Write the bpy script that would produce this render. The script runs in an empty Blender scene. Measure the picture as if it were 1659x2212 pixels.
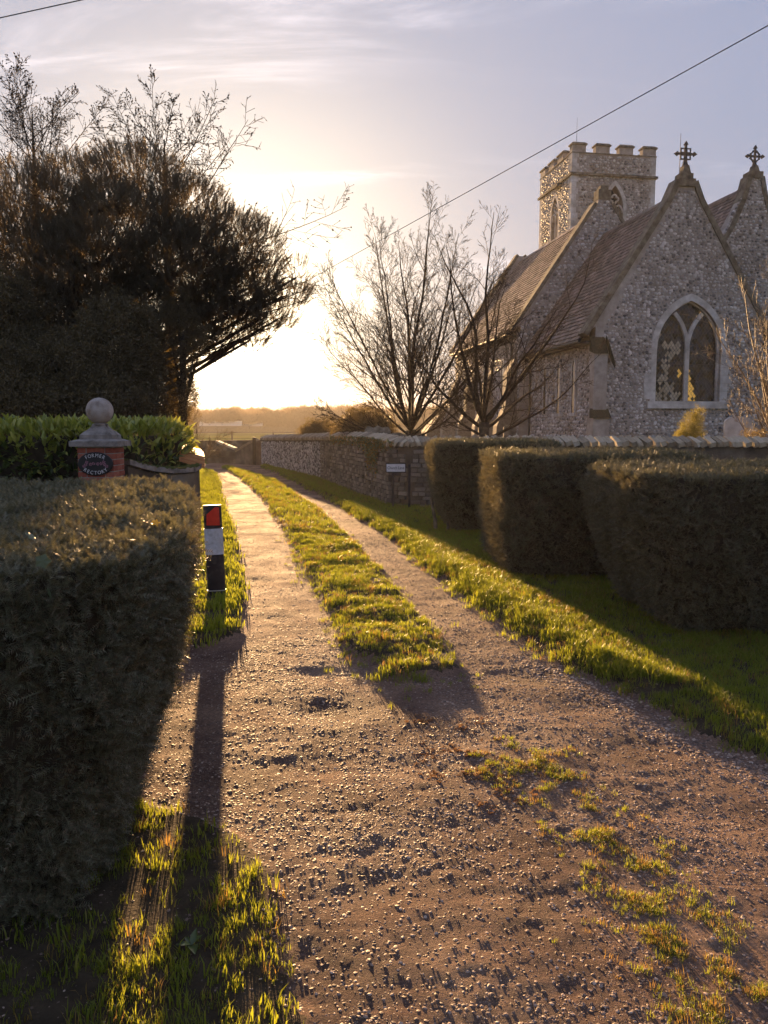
import bpy, math, random
import numpy as np
from mathutils import Vector, Matrix, Euler
from mathutils.geometry import tessellate_polygon

random.seed(7)
RNG = np.random.default_rng(7)
R = math.radians
SC = bpy.context.scene
COL = SC.collection

# ------------------------------------------------------------------ camera
PITCH = R(6.08)
CAM_H = 1.6
F_PX, CX, CY = 1700.0, 829.5, 1106.0          # focal length and centre, in units of a 1659 x 2212 picture
cam_data = bpy.data.cameras.new('camera')
cam_data.sensor_fit = 'VERTICAL'
cam_data.sensor_height = 36.0
cam_data.lens = 36.0 * F_PX / 2212.0
cam_data.clip_start = 0.05
cam_data.clip_end = 6000
cam = bpy.data.objects.new('camera', cam_data)
COL.objects.link(cam)
cam.location = (0, 0, CAM_H)
cam.rotation_euler = (R(90) - PITCH, 0, 0)
SC.camera = cam

# ------------------------------------------------------------------ light
SUN_AZ = R(-11.3)        # to the left of +Y
SUN_EL = R(5.7)
SUN_DIR = Vector((math.sin(SUN_AZ) * math.cos(SUN_EL), math.cos(SUN_AZ) * math.cos(SUN_EL), math.sin(SUN_EL)))
sun_data = bpy.data.lights.new('sun', 'SUN')
sun_data.energy = 2.2
sun_data.angle = R(0.6)
sun_data.color = (1.0, 0.60, 0.27)
sun = bpy.data.objects.new('sun', sun_data)
COL.objects.link(sun)
sun.rotation_euler = SUN_DIR.to_track_quat('Z', 'Y').to_euler()
sun.location = (-10, 60, 30)

SC.view_settings.view_transform = 'Standard'
SC.view_settings.look = 'None'
SC.view_settings.gamma = 1.0
SC.view_settings.use_curve_mapping = False
SC.view_settings.exposure = 3.32
SC.cycles.max_bounces = 6
SC.cycles.diffuse_bounces = 4
SC.cycles.glossy_bounces = 2
SC.cycles.transmission_bounces = 4
SC.cycles.transparent_max_bounces = 8
SC.cycles.volume_bounces = 0
SC.cycles.sample_clamp_indirect = 6
SC.cycles.use_denoising = True

world = bpy.data.worlds.new("World")
SC.world = world
world.use_nodes = True
NT = world.node_tree
NT.nodes.clear()
def wn(t, **kw):
    n = NT.nodes.new(t)
    for k, v in kw.items():
        setattr(n, k, v)
    return n
def wmath(op, a, b=None, clamp=False):
    n = wn('ShaderNodeMath', operation=op, use_clamp=clamp)
    for i, s in enumerate((a, b)):
        if s is None: continue
        if isinstance(s, (int, float)): n.inputs[i].default_value = s
        else: NT.links.new(s, n.inputs[i])
    return n.outputs[0]
def wvmath(op, a, b):
    n = wn('ShaderNodeVectorMath', operation=op)
    for i, s in enumerate((a, b)):
        if isinstance(s, (tuple, Vector)): n.inputs[i].default_value = s
        else: NT.links.new(s, n.inputs[i])
    return n
sky = wn('ShaderNodeTexSky', sky_type='NISHITA')
sky.sun_disc = False
sky.sun_elevation = SUN_EL
sky.sun_rotation = SUN_AZ
sky.altitude = 50
sky.air_density = 1.0
sky.dust_density = 1.6
sky.ozone_density = 1.6
tc = wn('ShaderNodeTexCoord')
sep = wn('ShaderNodeSeparateXYZ'); NT.links.new(tc.outputs['Generated'], sep.inputs[0])
zc = wmath('MAXIMUM', sep.outputs[2], 0.02)
zz = wmath('ADD', zc, 0.12)
px = wmath('DIVIDE', sep.outputs[0], zz); py = wmath('DIVIDE', sep.outputs[1], zz)
comb = wn('ShaderNodeCombineXYZ'); NT.links.new(px, comb.inputs[0]); NT.links.new(py, comb.inputs[1])
def cloud_noise(rot, sc, scale, detail, rough, dist, lo, hi, loc=(0, 0, 0)):
    mp = wn('ShaderNodeMapping')
    mp.inputs['Rotation'].default_value = (0, 0, R(rot)); mp.inputs['Scale'].default_value = sc; mp.inputs['Location'].default_value = loc
    NT.links.new(comb.outputs[0], mp.inputs[0])
    nz = wn('ShaderNodeTexNoise'); nz.inputs['Scale'].default_value = scale; nz.inputs['Detail'].default_value = detail
    nz.inputs['Roughness'].default_value = rough; nz.inputs['Distortion'].default_value = dist
    NT.links.new(mp.outputs[0], nz.inputs['Vector'])
    mr = wn('ShaderNodeMapRange', interpolation_type='SMOOTHSTEP')
    mr.inputs['From Min'].default_value = lo; mr.inputs['From Max'].default_value = hi
    NT.links.new(nz.outputs[0], mr.inputs['Value'])
    return mr.outputs[0]
c1 = cloud_noise(28, (1.0, 3.4, 1), 1.15, 9, 0.62, 0.7, 0.48, 0.76, (3.1, 1.2, 0))
c2 = cloud_noise(-12, (1.0, 2.6, 1), 0.7, 4, 0.5, 0.3, 0.40, 0.66, (0.6, 4.2, 0))
cl = wmath('MULTIPLY', c1, c2)
cl = wmath('MULTIPLY', cl, 1.0, clamp=True)
# cloud colour follows the light of the low sun: warm white
dsun = wvmath('DOT_PRODUCT', tc.outputs['Generated'], SUN_DIR).outputs['Value']
dpos = wmath('MAXIMUM', dsun, 0.0)
g1 = wmath('POWER', dpos, 220.0); g2 = wmath('POWER', dpos, 36.0); g3 = wmath('POWER', dpos, 9.0)
def wscale(col, fac):
    n = wn('ShaderNodeVectorMath', operation='SCALE')
    if isinstance(col, tuple): n.inputs[0].default_value = col
    else: NT.links.new(col, n.inputs[0])
    if isinstance(fac, (int, float)): n.inputs['Scale'].default_value = fac
    else: NT.links.new(fac, n.inputs['Scale'])
    return n.outputs[0]
def wadd(a, b): return wvmath('ADD', a, b).outputs[0]
SKY_TINT = (0.80, 0.86, 1.20)
base = wvmath('MULTIPLY', sky.outputs[0], SKY_TINT).outputs[0]
grey = wn('ShaderNodeRGBToBW'); NT.links.new(base, grey.inputs[0])
base = wadd(wscale(base, .34), wscale((.56, .61, .80), grey.outputs[0]))
# compress and boost the sky's brightness, lifting the light on shaded sides
lumn = wn('ShaderNodeRGBToBW'); NT.links.new(base, lumn.inputs[0])
SKY_KNEE = 0.16
base = wscale(base, wmath('DIVIDE', 2.1, wmath('ADD', wmath('DIVIDE', lumn.outputs[0], SKY_KNEE), 1.0)))
aur = wadd(wscale((3.0, 2.5, 1.6), g1), wadd(wscale((1.1, .86, .50), g2), wscale((0.18, 0.16, 0.14), g3)))
base = wadd(base, aur)
cfac = wmath('ADD', wmath('MULTIPLY', g3, .9), 0.5)
cloudc = wscale((.66, .57, .56), cfac)
base = wadd(base, wscale(cloudc, cl))
bg = wn('ShaderNodeBackground'); NT.links.new(base, bg.inputs[0])
bg.inputs['Strength'].default_value = 0.125
wo = wn('ShaderNodeOutputWorld'); NT.links.new(bg.outputs[0], wo.inputs[0])

# ------------------------------------------------------------------ helpers: places
CP, SP = math.cos(PITCH), math.sin(PITCH)
def ray(x, y):
    a, u = (x - CX) / F_PX, -(y - CY) / F_PX
    return Vector((a, CP + u * SP, -SP + u * CP))
def at_depth(x, y, Y):
    d = ray(x, y); k = Y / d.y
    return Vector((d.x * k, Y, CAM_H + d.z * k))
def on_ground(x, y, z=0.0):
    d = ray(x, y); k = (z - CAM_H) / d.z
    return Vector((d.x * k, d.y * k, z))

# ------------------------------------------------------------------ helpers: noise in numpy
def _hash(ix, iy, seed):
    h = (ix.astype(np.int64) * 374761393 + iy.astype(np.int64) * 668265263 + seed * 974634777) & 0xffffffff
    h = ((h ^ (h >> 13)) * 1274126177) & 0xffffffff
    return ((h ^ (h >> 16)) & 0xffffff) / float(0xffffff)
def vnoise(x, y, seed=0):
    x = np.asarray(x, float); y = np.asarray(y, float)
    ix = np.floor(x); iy = np.floor(y); fx = x - ix; fy = y - iy
    fx = fx * fx * (3 - 2 * fx); fy = fy * fy * (3 - 2 * fy)
    a = _hash(ix, iy, seed); b = _hash(ix + 1, iy, seed); c = _hash(ix, iy + 1, seed); d = _hash(ix + 1, iy + 1, seed)
    return (a + (b - a) * fx) * (1 - fy) + (c + (d - c) * fx) * fy
def fbm(x, y, seed=0, octv=4, gain=0.5):
    s = 0; a = 1; t = 0
    for k in range(octv):
        s = s + a * (vnoise(x * 2 ** k + 17.3 * k, y * 2 ** k - 9.1 * k, seed + k) - 0.5); t += a; a *= gain
    return s / t * 2
def sstep(a, b, x):
    t = np.clip((x - a) / (b - a), 0, 1); return t * t * (3 - 2 * t)

# ------------------------------------------------------------------ helpers: objects
def tag(o, label=None, cat=None, group=None, kind=None):
    if label: o['label'] = label
    if cat: o['category'] = cat
    if group: o['group'] = group
    if kind: o['kind'] = kind
    return o
def thing(name, label, cat, loc=(0, 0, 0), rotz=0.0, group=None):
    o = bpy.data.objects.new(name, None); COL.objects.link(o)
    o.empty_display_size = 0.2
    o.location = loc; o.rotation_euler = (0, 0, rotz)
    return tag(o, label, cat, group)
def link(name, me, parent=None, mat=None, matrix=None):
    if mat is not None and len(me.materials) == 0: me.materials.append(mat)
    o = bpy.data.objects.new(name, me); COL.objects.link(o)
    if parent is not None: o.parent = parent
    if matrix is not None: o.matrix_local = matrix
    return o
class MB:
    """collects pieces for one mesh"""
    def __init__(s): s.v = []; s.f = []; s.n = 0; s.m = []
    def add(s, verts, faces, mi=0):
        verts = [tuple(p) for p in verts]
        s.v += verts; s.f += [tuple(i + s.n for i in f) for f in faces]; s.n += len(verts); s.m += [mi] * len(faces)
        return s
    def box(s, x0, x1, y0, y1, z0, z1, mi=0, M=None):
        v = [(x0, y0, z0), (x1, y0, z0), (x1, y1, z0), (x0, y1, z0), (x0, y0, z1), (x1, y0, z1), (x1, y1, z1), (x0, y1, z1)]
        if M is not None: v = [tuple(M @ Vector(p)) for p in v]
        return s.add(v, [(0, 3, 2, 1), (4, 5, 6, 7), (0, 1, 5, 4), (1, 2, 6, 5), (2, 3, 7, 6), (3, 0, 4, 7)], mi)
    def poly(s, pts, d, mi=0):
        """prism: planar ring pts (Vectors) pushed by the vector d"""
        n = len(pts); d = Vector(d)
        v = [Vector(p) for p in pts] + [Vector(p) + d for p in pts]
        f = [tuple(range(n - 1, -1, -1)), tuple(range(n, 2 * n))]
        f += [(i, (i + 1) % n, n + (i + 1) % n, n + i) for i in range(n)]
        return s.add(v, f, mi)
    def lathe(s, prof, c, seg=16, mi=0, squash=None):
        v = []; f = []
        for r, z in prof:
            for k in range(seg):
                a = 2 * math.pi * k / seg
                v.append((c[0] + r * math.cos(a), c[1] + r * math.sin(a), c[2] + z))
        m = len(prof)
        for i in range(m - 1):
            for k in range(seg):
                k2 = (k + 1) % seg
                f.append((i * seg + k, i * seg + k2, (i + 1) * seg + k2, (i + 1) * seg + k))
        f.append(tuple(range(seg - 1, -1, -1))); f.append(tuple((m - 1) * seg + k for k in range(seg)))
        return s.add(v, f, mi)
    def tube(s, pts, rad, n=6, mi=0):
        pts = [Vector(p) for p in pts]
        if isinstance(rad, (int, float)): rad = [rad] * len(pts)
        v = []; up = Vector((0.31, 0.17, 0.93)).normalized(); m = len(pts)
        for i, p in enumerate(pts):
            t = (pts[min(i + 1, m - 1)] - pts[max(i - 1, 0)]).normalized()
            a = t.cross(up)
            if a.length < 0.05: a = t.cross(Vector((1, 0, 0)))
            a.normalize(); b = t.cross(a)
            for k in range(n):
                w = 2 * math.pi * k / n
                v.append(p + (a * math.cos(w) + b * math.sin(w)) * rad[i])
        f = []
        for i in range(m - 1):
            for k in range(n):
                k2 = (k + 1) % n
                f.append((i * n + k, (i + 1) * n + k, (i + 1) * n + k2, i * n + k2))
        f.append(tuple(range(n))); f.append(tuple((m - 1) * n + k for k in range(n - 1, -1, -1)))
        return s.add(v, f, mi)
    def bar(s, pts, w, d, nrm, mi=0):
        """rectangular bar along pts: w across in the plane, d along nrm"""
        pts = [Vector(p) for p in pts]; nrm = Vector(nrm).normalized(); m = len(pts); v = []
        for i, p in enumerate(pts):
            t = (pts[min(i + 1, m - 1)] - pts[max(i - 1, 0)]).normalized(); a = t.cross(nrm).normalized()
            for sx, sd in ((-1, 0), (1, 0), (1, 1), (-1, 1)): v.append(p + a * (w / 2 * sx) + nrm * (d * sd))
        f = []
        for i in range(m - 1):
            for k in range(4):
                k2 = (k + 1) % 4; f.append((i * 4 + k, i * 4 + k2, (i + 1) * 4 + k2, (i + 1) * 4 + k))
        f.append((3, 2, 1, 0)); f.append(tuple((m - 1) * 4 + k for k in range(4)))
        return s.add(v, f, mi)
    def mesh(s, name, mats=None, smooth=False):
        me = bpy.data.meshes.new(name)
        me.from_pydata(s.v, [], s.f)
        if mats:
            for m in mats: me.materials.append(m)
            if len(mats) > 1: me.polygons.foreach_set('material_index', s.m)
        if smooth: me.polygons.foreach_set('use_smooth', [True] * len(me.polygons))
        me.update()
        return me
    def build(s, name, mat=None, parent=None, smooth=False):
        mats = mat if isinstance(mat, (list, tuple)) else ([mat] if mat else None)
        return link(name, s.mesh(name, mats, smooth), parent)
def np_mesh(name, V, Fc, mat=None, smooth=False, parent=None):
    """V (n,3), Fc (m,k) arrays -> object"""
    V = np.ascontiguousarray(V, dtype=np.float32); Fc = np.ascontiguousarray(Fc, dtype=np.int32)
    me = bpy.data.meshes.new(name); m, k = Fc.shape
    me.vertices.add(len(V)); me.vertices.foreach_set('co', V.ravel())
    me.loops.add(m * k); me.loops.foreach_set('vertex_index', Fc.ravel())
    me.polygons.add(m); me.polygons.foreach_set('loop_start', np.arange(0, m * k, k, dtype=np.int32))
    if smooth: me.polygons.foreach_set('use_smooth', np.ones(m, bool))
    if mat is not None: me.materials.append(mat)
    me.update(calc_edges=True); me.validate()
    return link(name, me, parent)
def basis_euler(D, spin):
    """euler XYZ turning local +Z to the rows of D, spun about it"""
    D = D / np.linalg.norm(D, axis=1, keepdims=True)
    ref = np.where(np.abs(D[:, 2:3]) > 0.9, np.array([[1.0, 0, 0]]), np.array([[0, 0, 1.0]]))
    X = np.cross(ref, D); X /= np.linalg.norm(X, axis=1, keepdims=True); Y = np.cross(D, X)
    c, s = np.cos(spin)[:, None], np.sin(spin)[:, None]
    X, Y = X * c + Y * s, -X * s + Y * c
    ry = np.arcsin(np.clip(-X[:, 2], -1, 1)); rx = np.arctan2(Y[:, 2], D[:, 2]); rz = np.arctan2(X[:, 1], X[:, 0])
    return np.stack([rx, ry, rz], 1)
def scatter(name, pts, eul, scl, protos, parent=None, idx=None, label=None, cat=None):
    """one stuff object: copies of the prototype meshes on the points"""
    n = len(pts)
    me = bpy.data.meshes.new(name); me.vertices.add(n)
    me.vertices.foreach_set('co', np.ascontiguousarray(pts, dtype=np.float32).ravel())
    a = me.attributes.new('turn', 'FLOAT_VECTOR', 'POINT'); a.data.foreach_set('vector', np.ascontiguousarray(eul, dtype=np.float32).ravel())
    scl = np.asarray(scl, float)
    if scl.ndim == 1: scl = np.repeat(scl[:, None], 3, 1)
    a = me.attributes.new('size', 'FLOAT_VECTOR', 'POINT'); a.data.foreach_set('vector', np.ascontiguousarray(scl, dtype=np.float32).ravel())
    if idx is None: idx = RNG.integers(0, len(protos), n)
    a = me.attributes.new('pick', 'INT', 'POINT'); a.data.foreach_set('value', np.ascontiguousarray(idx, dtype=np.int32))
    me.update()
    o = link(name, me, parent)
    ng = bpy.data.node_groups.new('scatter_' + name, 'GeometryNodeTree')
    ng.interface.new_socket('Geometry', in_out='INPUT', socket_type='NodeSocketGeometry')
    ng.interface.new_socket('Geometry', in_out='OUTPUT', socket_type='NodeSocketGeometry')
    gi = ng.nodes.new('NodeGroupInput'); go = ng.nodes.new('NodeGroupOutput')
    def attr(nm, ty):
        q = ng.nodes.new('GeometryNodeInputNamedAttribute'); q.data_type = ty; q.inputs[0].default_value = nm
        return [x for x in q.outputs if x.enabled and x.name == 'Attribute'][0]
    turn, size, pick = attr('turn', 'FLOAT_VECTOR'), attr('size', 'FLOAT_VECTOR'), attr('pick', 'INT')
    jn = ng.nodes.new('GeometryNodeJoinGeometry')
    for k, p in enumerate(protos):
        oi = ng.nodes.new('GeometryNodeObjectInfo'); oi.inputs['Object'].default_value = p
        cmp_ = ng.nodes.new('FunctionNodeCompare'); cmp_.data_type = 'INT'; cmp_.operation = 'EQUAL'
        ins = [x for x in cmp_.inputs if x.enabled]
        ng.links.new(pick, ins[0]); ins[1].default_value = k
        ip = ng.nodes.new('GeometryNodeInstanceOnPoints')
        ng.links.new(gi.outputs[0], ip.inputs['Points']); ng.links.new(cmp_.outputs[0], ip.inputs['Selection'])
        ng.links.new(oi.outputs['Geometry'], ip.inputs['Instance'])
        ng.links.new(turn, ip.inputs['Rotation']); ng.links.new(size, ip.inputs['Scale'])
        ng.links.new(ip.outputs[0], jn.inputs[0])
    ng.links.new(jn.outputs[0], go.inputs[0])
    md = o.modifiers.new('scatter', 'NODES'); md.node_group = ng
    o['kind'] = 'stuff'
    if label: o['label'] = label
    if cat: o['category'] = cat
    return o
def proto(mb, name, mats, smooth=False):
    return bpy.data.objects.new(name, mb.mesh(name, mats if isinstance(mats, (list, tuple)) else [mats], smooth))

# ------------------------------------------------------------------ materials
class Mat:
    def __init__(s, name, rough=0.8, spec=0.3):
        s.m = bpy.data.materials.new(name); s.m.use_nodes = True; s.t = s.m.node_tree; s.t.nodes.clear()
        s.out = s.t.nodes.new('ShaderNodeOutputMaterial'); s.b = s.t.nodes.new('ShaderNodeBsdfPrincipled')
        s.b.inputs['Roughness'].default_value = rough; s.b.inputs['Specular IOR Level'].default_value = spec
        s.t.links.new(s.b.outputs[0], s.out.inputs[0])
    def n(s, ty, **kw):
        q = s.t.nodes.new(ty)
        for k, v in kw.items(): setattr(q, k, v)
        return q
    def l(s, a, b): s.t.links.new(a, b)
    def noise(s, scale, detail=4, rough=0.55, coord='Object', dist=0.0, stretch=None):
        tcn = s.n('ShaderNodeTexCoord'); o = tcn.outputs[coord]
        if stretch:
            mp = s.n('ShaderNodeMapping'); mp.inputs['Scale'].default_value = stretch; s.l(o, mp.inputs[0]); o = mp.outputs[0]
        q = s.n('ShaderNodeTexNoise'); q.inputs['Scale'].default_value = scale; q.inputs['Detail'].default_value = detail
        q.inputs['Roughness'].default_value = rough; q.inputs['Distortion'].default_value = dist
        s.l(o, q.inputs['Vector']); return q.outputs[0]
    def rand(s, mul=(1.0, 1.0)):
        """a number of its own for every loose piece and every object"""
        g = s.n('ShaderNodeNewGeometry'); oi = s.n('ShaderNodeObjectInfo')
        a = s.n('ShaderNodeMath', operation='ADD'); s.l(g.outputs['Random Per Island'], a.inputs[0]); s.l(oi.outputs['Random'], a.inputs[1])
        f = s.n('ShaderNodeMath', operation='FRACT'); s.l(a.outputs[0], f.inputs[0]); return f.outputs[0]
    def ramp(s, fac, stops, interp='LINEAR'):
        q = s.n('ShaderNodeValToRGB'); q.color_ramp.interpolation = interp
        e = q.color_ramp.elements
        while len(e) < len(stops): e.new(0.5)
        for i, (p, c) in enumerate(stops):
            e[i].position = p; e[i].color = (*c, 1)
        s.l(fac, q.inputs[0]); return q.outputs[0]
    def mix(s, a, b, fac, mode='MIX'):
        q = s.n('ShaderNodeMix', data_type='RGBA', blend_type=mode)
        for sock, val in ((q.inputs[6], a), (q.inputs[7], b)):
            if isinstance(val, tuple): sock.default_value = (*val, 1)
            else: s.l(val, sock)
        if isinstance(fac, (int, float)): q.inputs[0].default_value = fac
        else: s.l(fac, q.inputs[0])
        return q.outputs[2]
    def maprange(s, v, a, b, c=0.0, d=1.0):
        q = s.n('ShaderNodeMapRange'); s.l(v, q.inputs[0])
        for i, w in enumerate((a, b, c, d)): q.inputs[i + 1].default_value = w
        return q.outputs[0]
    def color(s, c):
        if isinstance(c, tuple): s.b.inputs['Base Color'].default_value = (*c, 1)
        else: s.l(c, s.b.inputs['Base Color'])
        return s
    def bump(s, h, strength=0.4, dist=0.01):
        q = s.n('ShaderNodeBump'); q.inputs['Strength'].default_value = strength; q.inputs['Distance'].default_value = dist
        s.l(h, q.inputs['Height']); s.l(q.outputs[0], s.b.inputs['Normal']); return s
    def leafy(s, col, amount=0.45):
        """thin leaf: part of the light passes through"""
        tr = s.n('ShaderNodeBsdfTranslucent')
        if isinstance(col, tuple): tr.inputs[0].default_value = (*col, 1)
        else: s.l(col, tr.inputs[0])
        mx = s.n('ShaderNodeMixShader'); mx.inputs[0].default_value = amount
        s.l(s.b.outputs[0], mx.inputs[1]); s.l(tr.outputs[0], mx.inputs[2]); s.l(mx.outputs[0], s.out.inputs[0]); return s
M = {}
def defmat(key, stops, nscale=6, rough=0.85, spec=0.2, bump=None, per_piece=0.0, coord='Object', detail=5, stretch=None, stain=None):
    m = Mat(key, rough, spec)
    nz = m.noise(nscale, detail, 0.6, coord, stretch=stretch)
    fac = m.maprange(nz, 0.3, 0.7)
    if per_piece:
        r = m.rand(); mm = m.n('ShaderNodeMix', data_type='FLOAT'); mm.inputs[0].default_value = per_piece
        m.l(fac, mm.inputs[2]); m.l(r, mm.inputs[3]); fac = mm.outputs[0]
    c = m.ramp(fac, stops)
    if stain: c = m.mix(c, m.ramp(m.maprange(m.noise(stain[0], 6, .65), .32, .68), [(0, stain[1]), (1, (1.08, 1.06, 1.04))]), 1.0, 'MULTIPLY')
    m.color(c)
    if bump: m.bump(m.noise(bump[0], 6, 0.65, coord), bump[1], bump[2])
    M[key] = m.m; return m
def leafmat(key, stops, trans, amount=0.45, rough=0.5, spec=0.35):
    m = Mat(key, rough, spec)
    c = m.ramp(m.rand(), stops); m.color(c)
    m.leafy(m.mix(c, trans, 1.0, 'MULTIPLY') if False else m.mix(c, trans, 0.6), amount)
    M[key] = m.m; return m
# name, colour stops, noise scale, ...
defmat('mortar', [(0.0, (.30, .27, .24)), (1.0, (.52, .48, .45))], 3, bump=(30, .5, .02), stain=(.6, (.68, .63, .58)))
defmat('flint', [(0.0, (.035, .035, .04)), (0.18, (.20, .185, .18)), (0.45, (.44, .42, .42)), (0.78, (.68, .66, .66)), (1.0, (.86, .85, .85))], 14, 0.6, 0.35, per_piece=0.82, stain=(.55, (.68, .64, .60)))
defmat('wallstone', [(0.0, (.08, .065, .05)), (0.5, (.22, .18, .14)), (1.0, (.42, .36, .29))], 9, 0.8, 0.25, bump=(60, .4, .01), per_piece=0.6)
defmat('oldwall', [(0.0, (.07, .055, .042)), (0.55, (.17, .135, .10)), (1.0, (.30, .25, .19))], 1.6, bump=(26, .8, .03))
defmat('dressed', [(0.0, (.42, .40, .38)), (0.5, (.62, .60, .59)), (1.0, (.78, .77, .76))], 2.6, bump=(24, .35, .01), stain=(1.4, (.62, .57, .52)))
defmat('weathered', [(0.0, (.05, .045, .035)), (0.5, (.15, .13, .10)), (1.0, (.26, .235, .19))], 4, bump=(30, .5, .01))
defmat('capstone', [(0.0, (.13, .105, .085)), (0.5, (.27, .23, .20)), (1.0, (.38, .33, .29))], 9, bump=(70, .4, .004))
defmat('ballstone', [(0.0, (.24, .18, .14)), (0.45, (.40, .33, .28)), (1.0, (.52, .45, .40))], 7, bump=(120, .35, .003))
defmat('rooftile', [(0.0, (.06, .038, .03)), (0.4, (.17, .115, .095)), (0.75, (.30, .22, .195)), (1.0, (.50, .42, .40))], 6, 0.55, 0.4, bump=(40, .4, .008), per_piece=0.75, stain=(.9, (.45, .42, .35)))
defmat('lane_coping', [(0.0, (.16, .12, .08)), (0.5, (.42, .33, .22)), (1.0, (.62, .52, .38))], 8, 0.75, 0.3, bump=(50, .5, .01), per_piece=0.55)
defmat('orange_tile', [(0.0, (.28, .09, .03)), (0.5, (.48, .20, .07)), (1.0, (.60, .34, .14))], 14, 0.7, 0.3, bump=(60, .4, .006), per_piece=0.5)
defmat('brick', [(0.0, (.22, .06, .04)), (0.5, (.36, .11, .07)), (0.8, (.42, .17, .11)), (1.0, (.40, .26, .20))], 18, 0.85, 0.2, bump=(90, .5, .004), per_piece=0.5)
defmat('moss', [(0.0, (.05, .06, .02)), (0.5, (.12, .13, .035)), (1.0, (.22, .20, .05))], 12, 0.95, 0.1, bump=(90, .9, .02))
defmat('bark', [(0.0, (.03, .022, .016)), (0.6, (.075, .055, .036)), (1.0, (.14, .105, .07))], 12, 0.9, 0.12, bump=(60, .5, .01))
defmat('palebark', [(0.0, (.07, .05, .03)), (0.6, (.20, .145, .085)), (1.0, (.36, .27, .16))], 12, 0.6, 0.4)
defmat('darktwig', [(0.0, (.02, .015, .012)), (1.0, (.07, .05, .035))], 12, 0.85, 0.2)
defmat('haytwig', [(0.0, (.10, .065, .035)), (1.0, (.24, .17, .09))], 5, 0.9, 0.1)
defmat('soil', [(0.0, (.035, .026, .016)), (1.0, (.09, .065, .04))], 8, 0.95, 0.15, bump=(50, .8, .02))
defmat('yewcore', [(0.0, (.035, .026, .018)), (1.0, (.09, .068, .045))], 10, 0.95, 0.1)
defmat('iron', [(0.0, (.018, .016, .016)), (1.0, (.05, .045, .045))], 20, 0.55, 0.4)
defmat('blackplastic', [(0.0, (.014, .012, .016)), (.6, (.03, .027, .033)), (1.0, (.09, .08, .07))], 9, 0.6, 0.3)
defmat('plaqueblack', [(0.0, (.012, .010, .012)), (1.0, (.02, .018, .02))], 30, 0.35, 0.5)
defmat('whitepaint', [(0.0, (.62, .60, .60)), (1.0, (.78, .77, .77))], 8, 0.5, 0.4)
defmat('reflectwhite', [(0.0, (.66, .68, .74)), (1.0, (.80, .82, .88))], 6, 0.4, 0.5, stain=(14, (.62, .60, .54)))
defmat('reflectred', [(0.0, (.62, .015, .012)), (1.0, (.80, .03, .02))], 20, 0.3, 0.6)
defmat('pinkpaint', [(0.0, (.22, .09, .12)), (1.0, (.34, .16, .20))], 20, 0.6, 0.4)
defmat('oldwood', [(0.0, (.10, .07, .045)), (1.0, (.26, .19, .13))], 10, 0.8, 0.2, stretch=(1, 1, .2))
defmat('gravestone', [(0.0, (.09, .08, .06)), (0.5, (.21, .19, .15)), (1.0, (.36, .34, .28))], 5, bump=(30, .4, .01))
defmat('glassdark', [(0.0, (.010, .008, .006)), (1.0, (.035, .028, .02))], 3, 0.12, 0.6)
defmat('glasspale', [(0.0, (.26, .22, .16)), (1.0, (.50, .43, .32))], 6, 0.25, 0.5, per_piece=.7)
defmat('glassdim', [(0.0, (.03, .024, .014)), (1.0, (.075, .055, .03))], 6, 0.18, 0.5, per_piece=.7)
defmat('shadeblack', [(0.0, (.006, .005, .005)), (1.0, (.012, .01, .01))], 3, 0.9, 0.1)
defmat('lead', [(0.0, (.03, .03, .03)), (1.0, (.07, .065, .06))], 20, 0.6, 0.4)
defmat('whitewashed', [(0.0, (.55, .45, .32)), (1.0, (.75, .66, .50))], 3, 0.8)
defmat('darkmoss', [(0.0, (.02, .02, .012)), (1.0, (.07, .06, .035))], 12, bump=(60, .8, .02))
defmat('farfield', [(0.0, (.08, .10, .02)), (0.5, (.14, .14, .03)), (1.0, (.20, .17, .05))], .06, 1.0, 0.0, coord='Object', detail=8)
mm = Mat('glassglow', 0.3, 0.4)      # yellow colour and glow stand in for light from windows across the nave
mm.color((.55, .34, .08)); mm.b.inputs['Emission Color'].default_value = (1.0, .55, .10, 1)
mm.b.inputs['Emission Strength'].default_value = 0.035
M['glassglow'] = mm.m
leafmat('yew', [(0.0, (.085, .07, .045)), (0.5, (.16, .155, .09)), (0.82, (.22, .215, .13)), (0.9, (.24, .15, .09)), (1.0, (.34, .27, .18))], (.16, .13, .04), 0.22, 0.45, 0.4)
leafmat('yewtop', [(0.0, (.10, .095, .05)), (0.5, (.20, .18, .10)), (1.0, (.30, .26, .16))], (.20, .19, .08), 0.25, 0.5, 0.35)
leafmat('grass', [(0.0, (.09, .14, .018)), (0.5, (.15, .20, .022)), (0.9, (.22, .25, .035)), (1.0, (.32, .27, .09))], (.46, .48, .03), 0.58, 0.4, 0.4)
leafmat('drygrass', [(0.0, (.12, .11, .025)), (0.5, (.24, .17, .05)), (1.0, (.38, .24, .08))], (.45, .26, .05), 0.5, 0.5, 0.3)
leafmat('orangesun', [(0.0, (.10, .06, .035)), (0.5, (.20, .11, .05)), (1.0, (.34, .18, .07))], (.34, .19, .08), 0.3, 0.5, 0.3)
leafmat('pine', [(0.0, (.10, .085, .05)), (0.6, (.17, .14, .085)), (1.0, (.24, .19, .12))], (.28, .20, .09), 0.45, 0.5, 0.3)
leafmat('evergreen', [(0.0, (.10, .08, .045)), (0.6, (.17, .135, .075)), (1.0, (.23, .18, .09))], (.30, .20, .03), 0.35, 0.4, 0.4)
leafmat('laurel', [(0.0, (.20, .22, .05)), (0.5, (.38, .40, .08)), (0.8, (.48, .46, .10)), (1.0, (.60, .55, .14))], (.34, .36, .03), 0.35, 0.28, 0.5)
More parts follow.
